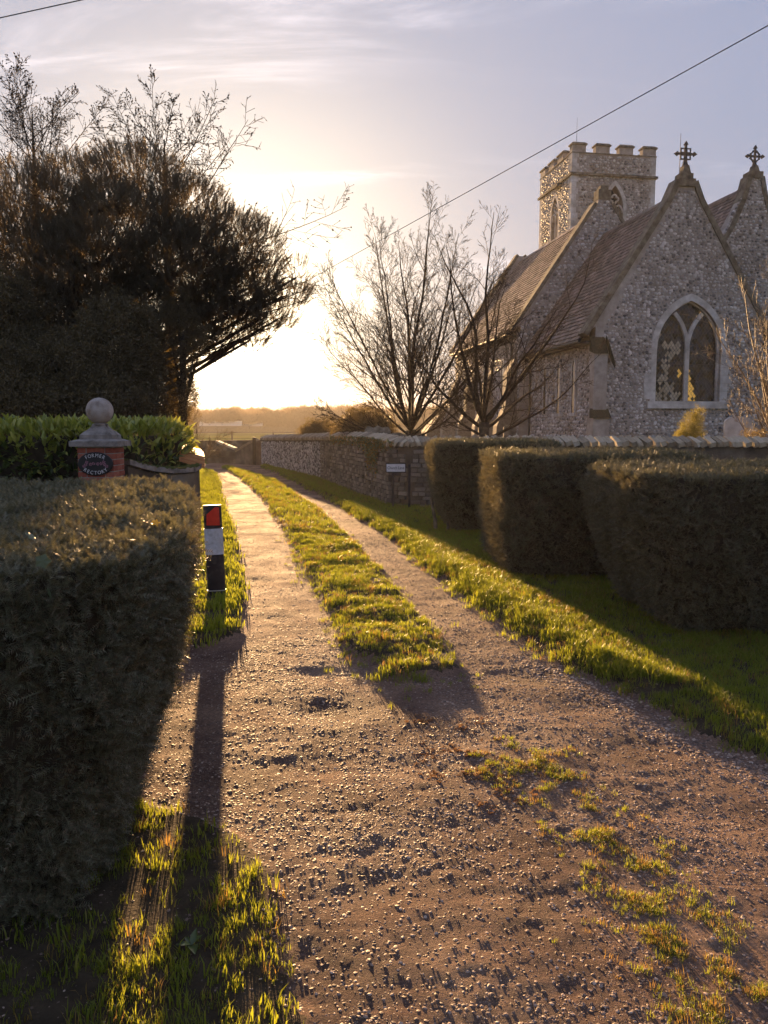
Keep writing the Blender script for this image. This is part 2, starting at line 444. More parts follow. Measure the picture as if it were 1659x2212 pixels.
leafmat('laureldark', [(0.0, (.04, .06, .02)), (0.6, (.10, .13, .04)), (1.0, (.18, .22, .06))], (.14, .16, .03), 0.2, 0.28, 0.5)
leafmat('ivy', [(0.0, (.10, .12, .06)), (1.0, (.20, .24, .14))], (.2, .24, .08), 0.2, 0.4, 0.4)
leafmat('yellowleaf', [(0.0, (.55, .38, .03)), (1.0, (.70, .50, .05))], (.6, .4, .03), 0.3)
leafmat('golden', [(0.0, (.12, .13, .03)), (0.5, (.24, .22, .05)), (1.0, (.36, .30, .07))], (.35, .28, .04), 0.4)
leafmat('fartwig', [(0.0, (.09, .06, .035)), (1.0, (.20, .14, .08))], (.25, .16, .07), 0.35, 0.9, 0.1)
# the gravel of the track
g = Mat('gravel', 0.9, 0.1)
n1 = g.noise(1.3, 5, .6); n2 = g.noise(70, 3, .6)
c = g.ramp(g.maprange(n1, .3, .7), [(0, (.13, .078, .062)), (.5, (.26, .165, .125)), (1, (.42, .28, .20))])
c2 = g.ramp(n2, [(.3, (.45, .45, .45)), (.7, (1.2, 1.15, 1.1))])
g.color(g.mix(c, c2, .9, 'MULTIPLY')); g.l(g.maprange(g.noise(1.9, 5, .65), .38, .62, .82, .95), g.b.inputs['Roughness']); g.bump(g.noise(85, 6, .75), 1.0, .02); M['gravel'] = g.m
defmat('pebble', [(0.0, (.06, .04, .03)), (0.45, (.20, .13, .10)), (0.8, (.38, .265, .20)), (1.0, (.60, .48, .38))], 30, 0.6, 0.3, per_piece=0.85)
# ------------------------------------------------------------------ the ground and the track
def curve(pxs):
    pts = sorted([tuple(on_ground(*p))[:2] for p in pxs], key=lambda q: q[1])
    ys = [p[1] for p in pts]; xs = [p[0] for p in pts]
    return lambda Y: np.interp(Y, ys, xs)
# edges of the wheel tracks, X as a function of Y
left_out = curve([(425, 1012), (462, 1022), (470, 1050), (485, 1100), (506, 1170), (522, 1290), (512, 1370), (400, 1400)])
left_in = curve([(478, 1010), (515, 1030), (550, 1060), (590, 1110), (640, 1200), (700, 1300), (730, 1400), (800, 1440)])
right_in = curve([(500, 1008), (600, 1040), (690, 1100), (770, 1170), (850, 1260), (940, 1360), (1030, 1440)])
right_out = curve([(560, 1008), (600, 1025), (700, 1075), (770, 1120), (850, 1170), (920, 1230), (1000, 1290), (1100, 1360), (1200, 1430), (1340, 1490), (1500, 1580), (1659, 1640), (2100, 1900)])
MID_END = 5.05
def masks(X, Y):
    """1 = grass strip, per zone"""
    w = 0.05 * fbm(X * 3.1, Y * 2.2, 5) + 0.04 * fbm(X * 11, Y * 9, 6) + 0.015 * Y / 6 * fbm(X * 2, Y, 8)
    e = 0.06
    cx = 0.5 * (left_in(Y) + right_in(Y))
    endw = sstep(MID_END - 0.15, MID_END + 1.1, Y + 0.25 * fbm(X * 4, Y * 3, 9))
    half = 0.5 * (right_in(Y) - left_in(Y)) * np.where(Y < MID_END + 1.1, 0.70 + 0.30 * endw, 1)
    mid = sstep(-e, e, half - .045 - np.abs(X - cx) + w) * sstep(-.06, .06, Y - MID_END + .12 * fbm(X * 6, Y * 3, 10) + .25 * (left_in(Y) + .5 * (right_in(Y) - left_in(Y)) - X)) * (Y < 33)
    right = sstep(-e, e, X - right_out(Y) - .05 + w)
    lf = sstep(-e, e, left_out(Y) - X + w)
    left = np.where(Y > 5.6, lf, 0.0)
    # verge in the left foreground
    xb = np.interp(Y, [0.8, 1.9, 2.3, 2.7, 2.95, 3.1, 3.35], [0.05, -0.18, -0.30, -0.42, -0.56, -0.74, -1.2])
    left = np.maximum(left, sstep(-e, e, xb - X + 1.5 * w) * (Y < 3.4))
    far = sstep(32.6, 33.4, Y + 2 * w) * (X > -5.2)
    left = np.where(Y > 31.0, left * sstep(31.4, 30.9, Y), left)
    return left, mid, np.maximum(right, far)
def height(X, Y):
    l, m, r = masks(X, Y)
    grass = np.maximum(np.maximum(l, m), r)
    h = 0.016 * fbm(X * 0.9, Y * 0.7, 21) * (1 - .4 * grass)
    h += (1 - grass) * (0.007 * fbm(X * 2.6, Y * 3.6, 22) + 0.0036 * fbm(X * 8, Y * 10, 24) - 0.024)
    k = sstep(14, 3, Y)
    h += (1 - grass) * k * 00.0042 * fbm(X * 26, Y * 26, 25, 3)
    h += m * 0.035 + m * 0.03 * fbm(X * 2.5, Y * 4.5, 31) + r * 0.05 * sstep(0, .5, X - right_out(Y)) + l * 0.03 * sstep(4, 5, Y)
    # ridge of tall grass along the right edge, worn pot-holes in the gravel
    h += 0.06 * r * np.exp(-((X - right_out(Y) - 0.22) / 0.14) ** 2) * (Y > 4.6)
    for (hx, hy, hr, hd) in HOLES:
        h -= .34 * hd * np.exp(-(((X - hx) / hr) ** 2 + ((Y - hy) / (hr * .8)) ** 2) ** 1.5) * (1 - grass)
    fade = sstep(0, 1.2, X + 7.6) * sstep(0, 1.2, 7.4 - X) * sstep(41, 37, Y) * sstep(0.5, 0.9, Y)
    return h * fade
HOLES = [(*tuple(on_ground(x, y))[:2], r, d) for x, y, r, d in
         [(690, 1450, .20, .045), (705, 1525, .24, .05), (600, 1330, .16, .03), (670, 1640, .16, .03), (835, 1640, .14, .02), (1120, 1455, .22, .035),
          (1240, 1520, .22, .035), (1330, 1600, .20, .03), (960, 1290, .18, .035), (560, 1250, .22, .035), (800, 1900, .16, .02), (900, 1500, .3, .025), (1500, 1750, .2, .03)]]
ys = [0.45]
while ys[-1] < 42: ys.append(ys[-1] + 0.0065 * ys[-1] + 0.006)
ys = np.array(ys)
xs = [-8.0]
while xs[-1] < -1.8: xs.append(xs[-1] + 0.026 + 0.012 * abs(xs[-1] + 1.8))
while xs[-1] < 2.4: xs.append(xs[-1] + 0.024)
while xs[-1] < 7.8: xs.append(xs[-1] + 0.026 + 0.03 * (xs[-1] - 2.4))
xs = np.array(xs)
GX, GY = np.meshgrid(xs, ys)
GZ = height(GX, GY)
nr, nc = GX.shape
GV = np.stack([GX.ravel(), GY.ravel(), GZ.ravel()], 1)
ii = (np.arange(nr - 1)[:, None] * nc + np.arange(nc - 1)[None, :]).ravel()
GF = np.stack([ii, ii + 1, ii + nc + 1, ii + nc], 1)
ml, mm_, mr = masks(GX, GY)
GM = np.maximum(np.maximum(ml, mm_), mr).ravel()
isg = GM[GF].mean(1) > 0.5
track = np_mesh('gravel_track', GV, GF[~isg], M['gravel'], True); tag(track, kind='structure')
grd = np_mesh('ground', GV, GF[isg], M['soil'], True); tag(grd, kind='structure')
b = MB(); x0, x1, y0, y1 = xs[0], xs[-1], ys[0], ys[-1]; B = 2600
b.add([(-B, -400, 0), (B, -400, 0), (B, y0, 0), (-B, y0, 0)], [(0, 1, 2, 3)])
b.add([(-B, y1, 0), (B, y1, 0), (B, B, 0), (-B, B, 0)], [(0, 1, 2, 3)])
b.add([(-B, y0, 0), (x0, y0, 0), (x0, y1, 0), (-B, y1, 0)], [(0, 1, 2, 3)])
b.add([(x1, y0, 0), (B, y0, 0), (B, y1, 0), (x1, y1, 0)], [(0, 1, 2, 3)])
f = b.build('field', M['farfield']); tag(f, kind='structure')

def sample(n, x0, x1, y0, y1, dens):
    """points on the ground, kept with the chance dens(X, Y) in 0..1"""
    X = RNG.uniform(x0, x1, n); Y = RNG.uniform(y0, y1, n)
    k = RNG.random(n) < dens(X, Y); X = X[k]; Y = Y[k]
    return np.stack([X, Y, height(X, Y)], 1)
def soft(i, X, Y):
    """grass mask whose edge thins out"""
    q = np.abs(RNG.normal(0, 1, X.shape)) * np.sign(RNG.normal(0, 1, X.shape))
    return masks(X + RNG.normal(0, .055, X.shape), Y + np.maximum(0, RNG.normal(0, 1, X.shape)) * (.32 if i == 1 else .08))[i]
# pebbles
def lump(seed, squash=(1, 1, .6), sub=1, jit=.18):
    import bmesh
    bm = bmesh.new(); bmesh.ops.create_icosphere(bm, subdivisions=sub, radius=1.0); rr = random.Random(seed)
    for v in bm.verts:
        k = 1 + rr.uniform(-jit, jit); v.co = Vector((v.co.x * squash[0] * k, v.co.y * squash[1] * k, v.co.z * squash[2] * k))
    V = [tuple(v.co) for v in bm.verts]; Fc = [tuple(v.index for v in f.verts) for f in bm.faces]; bm.free(); return V, Fc
pebs = [proto(MB().add(*lump(s, (1, .75 + .1 * (s % 3), .5 + .1 * (s % 2)))), 'pebble_shape', M['pebble']) for s in range(4)]
P_ = []
S_ = []
for (n, a, b_, c_, d_, s0, s1) in [(130000, -1.7, 2.6, .9, 3.2, .0022, .010), (90000, -2.0, 3.0, 3.2, 6.0, .0032, .011), (30000, -3.2, 2.2, 6.0, 12.0, .007, .014), (16000, -7, .4, 12, 33, .012, .022)]:
    def dens(X, Y):
        l, m, r = masks(X, Y); g = np.maximum(np.maximum(l, m), r)
        edge = np.exp(-((X - right_out(Y) + .1) / .22) ** 2)
        return (1 - g) * (0.35 + 0.65 * sstep(-.3, .4, fbm(X * 1.7, Y * 1.3, 41)) + .8 * edge) + .04 * g
    p = sample(n, a, b_, c_, d_, dens); P_.append(p)
    s = RNG.uniform(0, 1, len(p)) ** 3.5 * (s1 - s0) + s0
    edge = np.exp(-((p[:, 0] - right_out(p[:, 1]) + .12) / .18) ** 2) * (p[:, 1] < 5.5)
    S_.append(s * (1 + .7 * edge))
P_ = np.concatenate(P_); S_ = np.concatenate(S_)
P_[:, 2] -= S_ * 0.12
e = np.stack([RNG.uniform(-.3, .3, len(P_)), RNG.uniform(-.3, .3, len(P_)), RNG.uniform(0, 6.28, len(P_))], 1)
scatter('gravel', P_, e, np.stack([S_, S_, S_ * .62], 1), pebs, label='loose small brown and grey stones covering the wheel tracks', cat='gravel')

# grass tufts
def tuft(seed, n, h, spread, lean, width, mat, name):
    rr = random.Random(seed); b = MB()
    for _ in range(n):
        a = rr.uniform(0, 6.28); r = spread * math.sqrt(rr.random()); x, y = r * math.cos(a), r * math.sin(a)
        hh = h * rr.uniform(.5, 1.15); la = rr.uniform(0, 6.28); L = lean * rr.uniform(.2, 1) * hh; w = width * rr.uniform(.7, 1.2)
        dx, dy = math.cos(la), math.sin(la); px_, py_ = -dy * w / 2, dx * w / 2
        b.add([(x - px_, y - py_, -.01), (x + px_, y + py_, -.01), (x + dx * L * .35 + px_ * .8, y + dy * L * .35 + py_ * .8, hh * .6), (x + dx * L * .35 - px_ * .8, y + dy * L * .35 - py_ * .8, hh * .6), (x + dx * L, y + dy * L, hh * .97)],
              [(0, 1, 2, 3), (3, 2, 4)])
    return proto(b, name, mat)
short = [tuft(s, 16, .042, .035, .8, .0035, M['grass'], 'short_tuft') for s in (1, 2, 3)]
tall = [tuft(s, 18, .075, .045, 1.1, .0045, M['grass'], 'tall_tuft') for s in (4, 5)]
dry = [tuft(s, 10, .05, .04, 1.2, .004, M['drygrass'], 'dry_tuft') for s in (6, 7)]
coarse = [tuft(s, 14, .055, .06, .8, .007, M['grass'], 'coarse_tuft') for s in (8, 9)]
def grass(name, pts, size, protos, label):
    e = np.stack([RNG.uniform(-.15, .15, len(pts)), RNG.uniform(-.15, .15, len(pts)), RNG.uniform(0, 6.28, len(pts))], 1)
    return scatter(name, pts, e, size, protos, label=label, cat='grass')
clump = lambda X, Y: .45 + .55 * sstep(-.25, .25, fbm(X * 3, Y * 3, 51))
# middle strip
p1 = sample(17000, -2.6, .9, MID_END - .9, 12, lambda X, Y: soft(1, X, Y) * clump(X, Y))
p2 = sample(14000, -7, -.6, 12, 33, lambda X, Y: masks(X, Y)[1])
s1 = (.75 + .7 * sstep(-.1, .5, fbm(p1[:, 0] * 2.2, p1[:, 1] * 4, 52))) * RNG.uniform(.7, 1.25, len(p1))
grass('middle_grass', np.concatenate([p1, p2]), np.concatenate([s1, RNG.uniform(1.2, 2.0, len(p2))]), short * 3 + dry[:1], 'sunlit grass strip growing between the two wheel tracks')
# right verge and lawn by the clipped yews
p1 = sample(42000, .2, 5.2, 3.3, 12.5, lambda X, Y: soft(2, X, Y) * clump(X, Y) * (np.abs(X) < .62 * Y + .4))
p2 = sample(26000, -5.6, 1.2, 12, 33, lambda X, Y: masks(X, Y)[2] * (X < right_out(Y) + 1.9))
s1 = RNG.uniform(.7, 1.3, len(p1))
grass('verge_grass', np.concatenate([p1, p2]), np.concatenate([s1, RNG.uniform(1.1, 1.8, len(p2))]), short * 3 + dry[:1], 'green lawn and verge to the right of the track')
def ridge(X, Y): return masks(X, Y)[2] * np.exp(-((X - right_out(Y) - .22) / .15) ** 2) * (.25 + .75 * sstep(-.1, .2, fbm(X * 3, Y * 2.4, 61)))
p = sample(60000, -1.5, 2.2, 4.6, 16, ridge)
grass('tall_grass', p, RNG.uniform(.6, 1.15, len(p)), tall * 3 + dry[:1], 'ridge of longer sunlit grass along the right edge of the track')
# left verge up the lane
p = sample(30000, -9, -1.0, 5.5, 31, lambda X, Y: masks(X, Y)[0] * (X > left_out(Y) - 1.1))
grass('left_verge_grass', p, RNG.uniform(.8, 1.5, len(p)) * (1 + p[:, 1] / 40), coarse, 'grass verge between the left wheel track and the hedge and wall')
# left foreground verge
p = sample(3100, -1.9, .2, 1.2, 3.4, lambda X, Y: soft(0, X, Y) * (.35 + .65 * sstep(-.2, .2, fbm(X * 4, Y * 4, 71))))
grass('foreground_grass', p, RNG.uniform(.5, 1.1, len(p)), short * 3 + coarse[:1] + dry[:1], 'rough grass at the foot of the near left hedge')
# creeping patches in the foreground gravel
pp = np.array([tuple(on_ground(*q))[:2] for q in [(1130, 1640), (1190, 1700), (1290, 1790), (1370, 1890), (1450, 2020), (1560, 2110)]])
def patchd(X, Y):
    d = np.min(np.sqrt((X[:, None] - pp[None, :, 0]) ** 2 + (Y[:, None] - pp[None, :, 1]) ** 2), 1)
    return sstep(.30, .05, d + .16 * fbm(X * 6, Y * 6, 81)) * sstep(-.1, .35, fbm(X * 9, Y * 9, 82) + .05)
p = sample(16000, .3, 1.5, 1.9, 4.0, patchd)
grass('weed_patch', p, RNG.uniform(.22, .5, len(p)), short[:2] + dry[:1], 'yellow green creeping weeds growing through the foreground gravel')
pp = np.array([tuple(on_ground(*q))[:2] for q in [(960, 1570), (1010, 1620), (1060, 1670), (1110, 1710)]])
b = MB()
rr = random.Random(3)
for _ in range(9):
    a = rr.uniform(0, 6.28); r = .03 * rr.random(); x, y = r * math.cos(a), r * math.sin(a); w = .005; q = rr.uniform(0, 6.28)
    b.add([(x - w, y - w, .001), (x + w, y - w, .008), (x + w * 1.3, y + w * 1.6, .012), (x - w, y + w, .004)], [(0, 1, 2, 3)])
lit = proto(b, 'flake_shape', M['orangesun'])  # flat flakes whose orange colour stands in for sunlight on moss and gravel
p = sample(14000, -.1, 1.1, 3.0, 4.6, patchd); p[:, 2] -= .004
e = np.stack([RNG.uniform(-.6, .6, len(p)), RNG.uniform(-.6, .6, len(p)), RNG.uniform(0, 6.28, len(p))], 1)
scatter('sun_flakes', p, e, RNG.uniform(.25, .6, len(p)), [lit], label='orange flakes painting in low sunlight on moss and gravel', cat='sunlight flakes')
# ------------------------------------------------------------------ the church: local x to the right along the east wall, local y away from the track end, z up
church = thing('church', 'flint church with a battlemented tower and steep tiled roofs', 'church', (11.106, 30.0, 0), R(9.3))
def prism(mb, outer, holes, y0, y1, mi=0, axis='y'):
    """wall slab with openings; rings given as (across, z)"""
    def P3(p, d): return Vector((p[0], d, p[1])) if axis == 'y' else Vector((d, p[0], p[1]))
    rings = [outer] + holes; flat = [p for r in rings for p in r]
    tris = tessellate_polygon([[Vector((p[0], p[1], 0)) for p in r] for r in rings])
    for d, flip in ((y0, False), (y1, True)):
        mb.add([P3(p, d) for p in flat], [tuple(t) if not flip else tuple(reversed(t)) for t in tris], mi)
    for r in rings:
        n = len(r); v = [P3(p, y0) for p in r] + [P3(p, y1) for p in r]
        mb.add(v, [(i, (i + 1) % n, n + (i + 1) % n, n + i) for i in range(n)], mi)
def arch(cx, w, z0, zs, rise, n=9):
    """pointed arch outline, closed ring from the bottom left"""
    r = (rise * rise + w * w / 4) / w; a1 = math.atan2(rise, r - w / 2) if r > w / 2 else math.pi / 2
    a1 = math.acos((r - w / 2) / r)
    L = [(cx + w / 2 - r * 0, 0)]
    left = [(cx - w / 2 + r - r * math.cos(a1 * k / n), zs + r * math.sin(a1 * k / n)) for k in range(n + 1)]
    right = [(2 * cx - x, z) for x, z in reversed(left[:-1])]
    return [(cx - w / 2, z0)] + left + right + [(cx + w / 2, z0)]
def inside(p, ring):
    c = False; n = len(ring); j = n - 1
    for i in range(n):
        if (ring[i][1] > p[1]) != (ring[j][1] > p[1]) and p[0] < (ring[j][0] - ring[i][0]) * (p[1] - ring[i][1]) / (ring[j][1] - ring[i][1]) + ring[i][0]: c = not c
        j = i
    return c
LUMPS = [lump(100 + s, (1, .55, .72 + .06 * s), 1, .22) for s in range(4)]
LV = [np.array(l[0]) for l in LUMPS]; LF = [np.array(l[1]) for l in LUMPS]
flint_me = [MB().add(*l).mesh('flint', [M['flint']]) for l in LUMPS]
def flint_spots(ring, holes, step, seed, keep=1.0):
    rr = random.Random(seed); xs_ = [p[0] for p in ring]; zs_ = [p[1] for p in ring]; out = []
    z = min(zs_) + step * .4; row = 0
    while z < max(zs_) - step * .2:
        x = min(xs_) + step * (.5 if row % 2 else .2)
        while x < max(xs_):
            q = (x + rr.uniform(-.3, .3) * step, z + rr.uniform(-.22, .22) * step)
            if rr.random() < keep and inside(q, ring) and not any(inside(q, h) for h in holes):
                out.append((q[0], q[1], step * rr.choice((.30, .38, .44, .50, .60)) * rr.uniform(.85, 1.15), rr.uniform(0, 6.28), rr.randrange(4), rr.random()))
            x += step
        z += step * .82; row += 1
    return out
def flints(parent, spots, plane, name='flint_facing'):
    """joined flints on a wall plane: plane(a, z) -> point, its normal is local -y (a='y') or -x"""
    V = []; Fc = []; n = 0
    for a, z, s, t, k, q in spots:
        v = LV[k] * s; c, si = math.cos(t), math.sin(t)
        w = np.stack([v[:, 0] * c - v[:, 2] * si, v[:, 1] * .8, v[:, 0] * si * .8 + v[:, 2] * c], 1)
        w[:, 0] *= 1.12; V.append(plane(a, z, w)); Fc.append(LF[k] + n); n += len(v)
    o = np_mesh(name, np.concatenate(V), np.concatenate(Fc), M['flint'], False, parent); o['kind'] = 'stuff'; return o
def plane_y(y): return lambda a, z, w: w + np.array([a, y, z])
def plane_x(x): return lambda a, z, w: np.stack([w[:, 1] + x, w[:, 0] + a, w[:, 2] + z], 1)
LITE = (1, 1)
# --- chancel aisle (front)
HW, RID, EV = 3.38, 10.42, 4.95
RAKE = (RID + .12 - EV) / 3.75
gable = [(-HW, 0), (-HW, 5.30), (-3.55, 5.22), (-.34, 10.30), (-.30, 10.55), (.30, 10.55), (.34, 10.30), (3.55, 5.22), (HW, 5.30), (HW, 0)]
WIN = arch(.36, 2.62, 2.62, 4.55, 1.78)
WIN_OUT = arch(.36, 3.06, 2.35, 4.55, 2.04)
wall = MB()
prism(wall, gable, [WIN], 0, .5)
wall.box(-HW, -HW + .5, .5, 7.0, 0, 5.0); wall.box(HW - .5, HW, .5, 7.0, 0, 5.0)
wall.box(-HW - .10, HW + .10, -.10, -.002, 0, 1.0)
fw = wall.build('east_wall', M['mortar'], church)
sp = flint_spots([(-HW + .32, 1.0), (-HW + .32, 5.2), (-.25, 10.35), (.25, 10.35), (HW, 5.2), (HW, 1.0)], [WIN_OUT], .14, 5)
sp.sort(key=lambda q: -q[2])
for a, z, s, t, k, q in sp[:300]:
    link('flint', flint_me[k], fw, matrix=Matrix.Translation((a, 0, z)) @ Matrix.Rotation(t, 4, 'Y') @ Matrix.Diagonal((s, s * .8, s, 1)))
flints(fw, sp[300:], plane_y(0.0))
flints(fw, flint_spots([(-HW, .05), (-HW, 1.0), (HW, 1.0), (HW, .05)], [], .17, 6), plane_y(-.10))
# rake copings, saddle stone, kneelers
mb = MB()
for s in (-1, 1):
    mb.bar([(s * 3.78, -.06, 5.02), (s * 1.2, -.06, 9.05), (s * .62, -.06, 9.98), (s * .34, -.06, 10.62)], .20, .56, (0, 1, 0))
mb.build('gable_coping', M['weathered'], church)
mb = MB(); mb.box(-.33, .33, -.08, .5, 10.42, 10.70); mb.box(-.24, .24, -.04, .42, 10.70, 10.90); mb.poly([(-.17, 0, 10.9), (.17, 0, 10.9), (.09, .02, 11.2), (-.09, .02, 11.2)], (0, .3, 0))
mb.build('saddle_stone', M['weathered'], church)
def cross(cx, cy, cz, size, ringed, parent):
    mb = MB(); s = size; w = .075 * s
    mb.bar([(cx, cy, cz - .42 * s), (cx, cy, cz + .38 * s)], w * 1.25, w, (0, 1, 0))
    mb.bar([(cx - .38 * s, cy + .004, cz), (cx + .38 * s, cy + .004, cz)], w * 1.2, w * .9, (0, 1, 0))
    mb.poly([(cx - .13 * s, cy - .01, cz - .52 * s), (cx + .13 * s, cy - .01, cz - .52 * s), (cx + .06 * s, cy, cz - .25 * s), (cx - .06 * s, cy, cz - .25 * s)], (0, w * 1.3, 0))
    for dx, dz in ((0, 1), (1, 0), (-1, 0)):      # pointed leaf tips
        tx, tz = cx + dx * .40 * s, cz + dz * .40 * s
        px_, pz = -dz, dx
        pts = [(tx + px_ * .10 * s - dx * .02, tz + pz * .10 * s - dz * .02), (tx + dx * .13 * s, tz + dz * .13 * s), (tx - px_ * .10 * s - dx * .02, tz - pz * .10 * s - dz * .02), (tx - dx * .07 * s, tz - dz * .07 * s)]
        mb.poly([(a, cy - .006, b_) for a, b_ in pts], (0, w * 1.15, 0))
    if ringed:
        mb.bar([(cx + .235 * s * math.cos(t * math.pi / 10), cy + .01, cz + .235 * s * math.sin(t * math.pi / 10)) for t in range(21)], w * .85, w * .7, (0, 1, 0))
        for t in range(8):
            a = t * math.pi / 4 + math.pi / 8; mb.box(-.03 * s, .03 * s, 0, .05, -.03 * s, .03 * s, 0, Matrix.Translation((cx + .27 * s * math.cos(a), cy + .02, cz + .27 * s * math.sin(a))) @ Matrix.Rotation(-a, 4, 'Y'))
    else:
        for qx in (-1, 1):
            for qz in (-1, 1):
                x0, z0, h = cx + qx * .135 * s, cz + qz * .135 * s, .085 * s
                mb.bar([(x0 - h, cy + .01, z0 - h), (x0 + h, cy + .01, z0 - h), (x0 + h, cy + .01, z0 + h), (x0 - h, cy + .01, z0 + h), (x0 - h, cy + .01, z0 - h)], w * .8, w * .7, (0, 1, 0))
    return mb.build('stone_cross', M['iron'], parent)
cross(0, .12, 11.62, .86, False, church)
mb = MB(); mb.tube([(-.19, .2, 10.9), (-.19, .2, 12.35)], [.014, .008], 5); mb.build('lightning_rod', M['iron'], church)
# window dressings
mb = MB()
def arch_ring(mb, win, out, y0, y1):
    n = len(win)
    for i in range(1, n - 2):
        a, b_, c_, d_ = win[i], win[i + 1], out[i + 1], out[i]
        mb.poly([(a[0], y0, a[1]), (b_[0], y0, b_[1]), (c_[0], y0, c_[1]), (d_[0], y0, d_[1])], (0, y1 - y0, 0))
arch_ring(mb, WIN, WIN_OUT, -.035, .12)
rr = random.Random(2)
z = 2.35
while z < 4.4:                                     # quoin blocks down both jambs
    h = rr.uniform(.22, .34); h = min(h, 4.55 - z)
    for s in (-1, 1):
        o = rr.choice((.0, .1, .26)); x1 = .36 + s * 1.31; x2 = .36 + s * (1.52 + o)
        mb.box(min(x1, x2), max(x1, x2), -.04 - .004 * rr.random(), .10, z + .005, z + h - .005)
    z += h
mb.box(-1.28, 2.0, -.12, .2, 2.34, 2.60)
mb.build('window_surround', M['dressed'], church)
mb = MB()
mb.bar([(.36, .10, 2.6), (.36, .10, 4.62)], .17, .16, (0, 1, 0))
r_ = (1.78 ** 2 + 2.62 ** 2 / 4) / 2.62
def arc_from(x_start, sgn, a_end, n=10):
    # an arc of the same radius springing from the mullion
    return [(x_start + sgn * (r_ - r_ * math.cos(a_end * k / n)), .105, 4.55 + r_ * math.sin(a_end * k / n)) for k in range(n + 1)]
mb.bar(arc_from(.36, 1, .80), .15, .15, (0, 1, 0)); mb.bar(arc_from(.36, -1, .80), .15, .15, (0, 1, 0))
inner = [(p[0] * .97 + .36 * .03, .11, p[1]) for p in WIN[1:-1]]
mb.bar(inner, .10, .12, (0, 1, 0))
mb.bar([(WIN[0][0] + .04, .11, 2.62), (WIN[0][0] + .04, .11, 4.56)], .08, .12, (0, 1, 0)); mb.bar([(WIN[-1][0] - .04, .11, 2.62), (WIN[-1][0] - .04, .11, 4.56)], .08, .12, (0, 1, 0))
win = MB().add(*[mb.v, mb.f]).build('window_tracery', M['dressed'], church)
# diamond quarries in lead
mb = MB(); ld = MB(); rr = random.Random(11); dw, dh = .135, .19
j = 0; z = 2.62
while z < 6.4:
    for i in range(-12, 13):
        cx_ = .36 + i * dw + (dw / 2 if j % 2 else 0); c_ = (cx_, z)
        if inside(c_, WIN):
            u_ = cx_ - .36
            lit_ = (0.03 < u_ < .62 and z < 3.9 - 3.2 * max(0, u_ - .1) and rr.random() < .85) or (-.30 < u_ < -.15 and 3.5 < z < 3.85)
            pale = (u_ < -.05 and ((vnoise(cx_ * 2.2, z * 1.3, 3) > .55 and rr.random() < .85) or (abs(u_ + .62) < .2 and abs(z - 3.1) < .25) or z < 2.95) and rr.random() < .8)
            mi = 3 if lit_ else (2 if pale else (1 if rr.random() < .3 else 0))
            t1, t2 = rr.uniform(-.012, .012), rr.uniform(-.012, .012); g_ = .44
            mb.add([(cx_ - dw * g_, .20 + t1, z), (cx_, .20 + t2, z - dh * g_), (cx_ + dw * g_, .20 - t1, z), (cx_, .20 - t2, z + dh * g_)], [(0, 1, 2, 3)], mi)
    z += dh / 2; j += 1
q = mb.build('window_quarry', [M['glassdark'], M['glassdim'], M['glasspale'], M['glassglow']], win); q['kind'] = 'stuff'
mb = MB(); mb.poly([(p[0], .215, p[1]) for p in WIN], (0, .02, 0)); mb.build('window_lead', M['lead'], win)
mb = MB()
for zb in (3.35, 4.0): mb.box(-.94, 1.66, .185, .193, zb, zb + .02)
mb.build('saddle_bar', M['iron'], win)
# corner buttress, pale quoins with dark mossy weatherings
mb = MB()
mb.box(-3.62, -2.98, -.55, 0, 0, 2.0); mb.box(-3.55, -3.03, -.34, .0, 2.0, 4.35)
for k in range(12):
    h = .35; zz_ = 1.05 + k * .36
    if zz_ < 5.0: mb.box(-HW - .012, -HW + (.42 if k % 2 else .26), -.012, .3, zz_, zz_ + h)
mb.build('corner_buttress', M['mortar'], church)
mb = MB()
mb.poly([(-3.60, -.40, 4.30), (-3.60, .0, 4.95), (-3.60, .0, 4.42)], (.58, 0, 0)); mb.poly([(-3.66, -.62, 1.96), (-3.66, -.30, 2.32), (-3.66, -.30, 1.97)], (.72, 0, 0))
mb.box(-3.66, -2.94, -.60, -.02, .92, 1.0)
mb.poly([(-2.98, -.36, 4.42), (-2.98, -.02, 4.80), (-2.74, -.02, 4.05), (-2.74, -.36, 3.75)], (.0, -.02, .22))
mb.build('buttress_weathering', M['darkmoss'], church)
# side wall lancets
def lancet(yc, z0, z1, x, w=.32, name='lancet_window', parent=None):
    mb = MB(); ring = arch(yc, w, z0, z1 - w * .9, w * .9, 5); out = arch(yc, w + .14, z0 - .1, z1 - w * .9, w * .9 + .09, 5)
    n = len(ring)
    for i in range(n - 1):
        a, b_, c_, d_ = ring[i], ring[i + 1], out[i + 1], out[i]
        mb.poly([(x, p[0], p[1]) for p in (a, b_, c_, d_)], (-.05, 0, 0))
    mb.box(x - .08, x, yc - w / 2 - .13, yc + w / 2 + .13, z0 - .12, z0)
    o = mb.build(name, M['dressed'], parent or church)
    mb = MB(); mb.poly([(x - .02, p[0], p[1]) for p in ring], (.01, 0, 0)); mb.build('pane', M['glassdark'], o); return o
for yc in (1.85, 3.4, 4.95): lancet(yc, 2.2, 4.25, -HW)
hl = [arch(yc, .62, 2.0, 3.9, .5, 4) for yc in (1.85, 3.4, 4.95)]
flints(fw, flint_spots([(.3, .1), (.3, 4.9), (7.0, 4.9), (7.0, .1)], hl, .17, 9), plane_x(-HW))
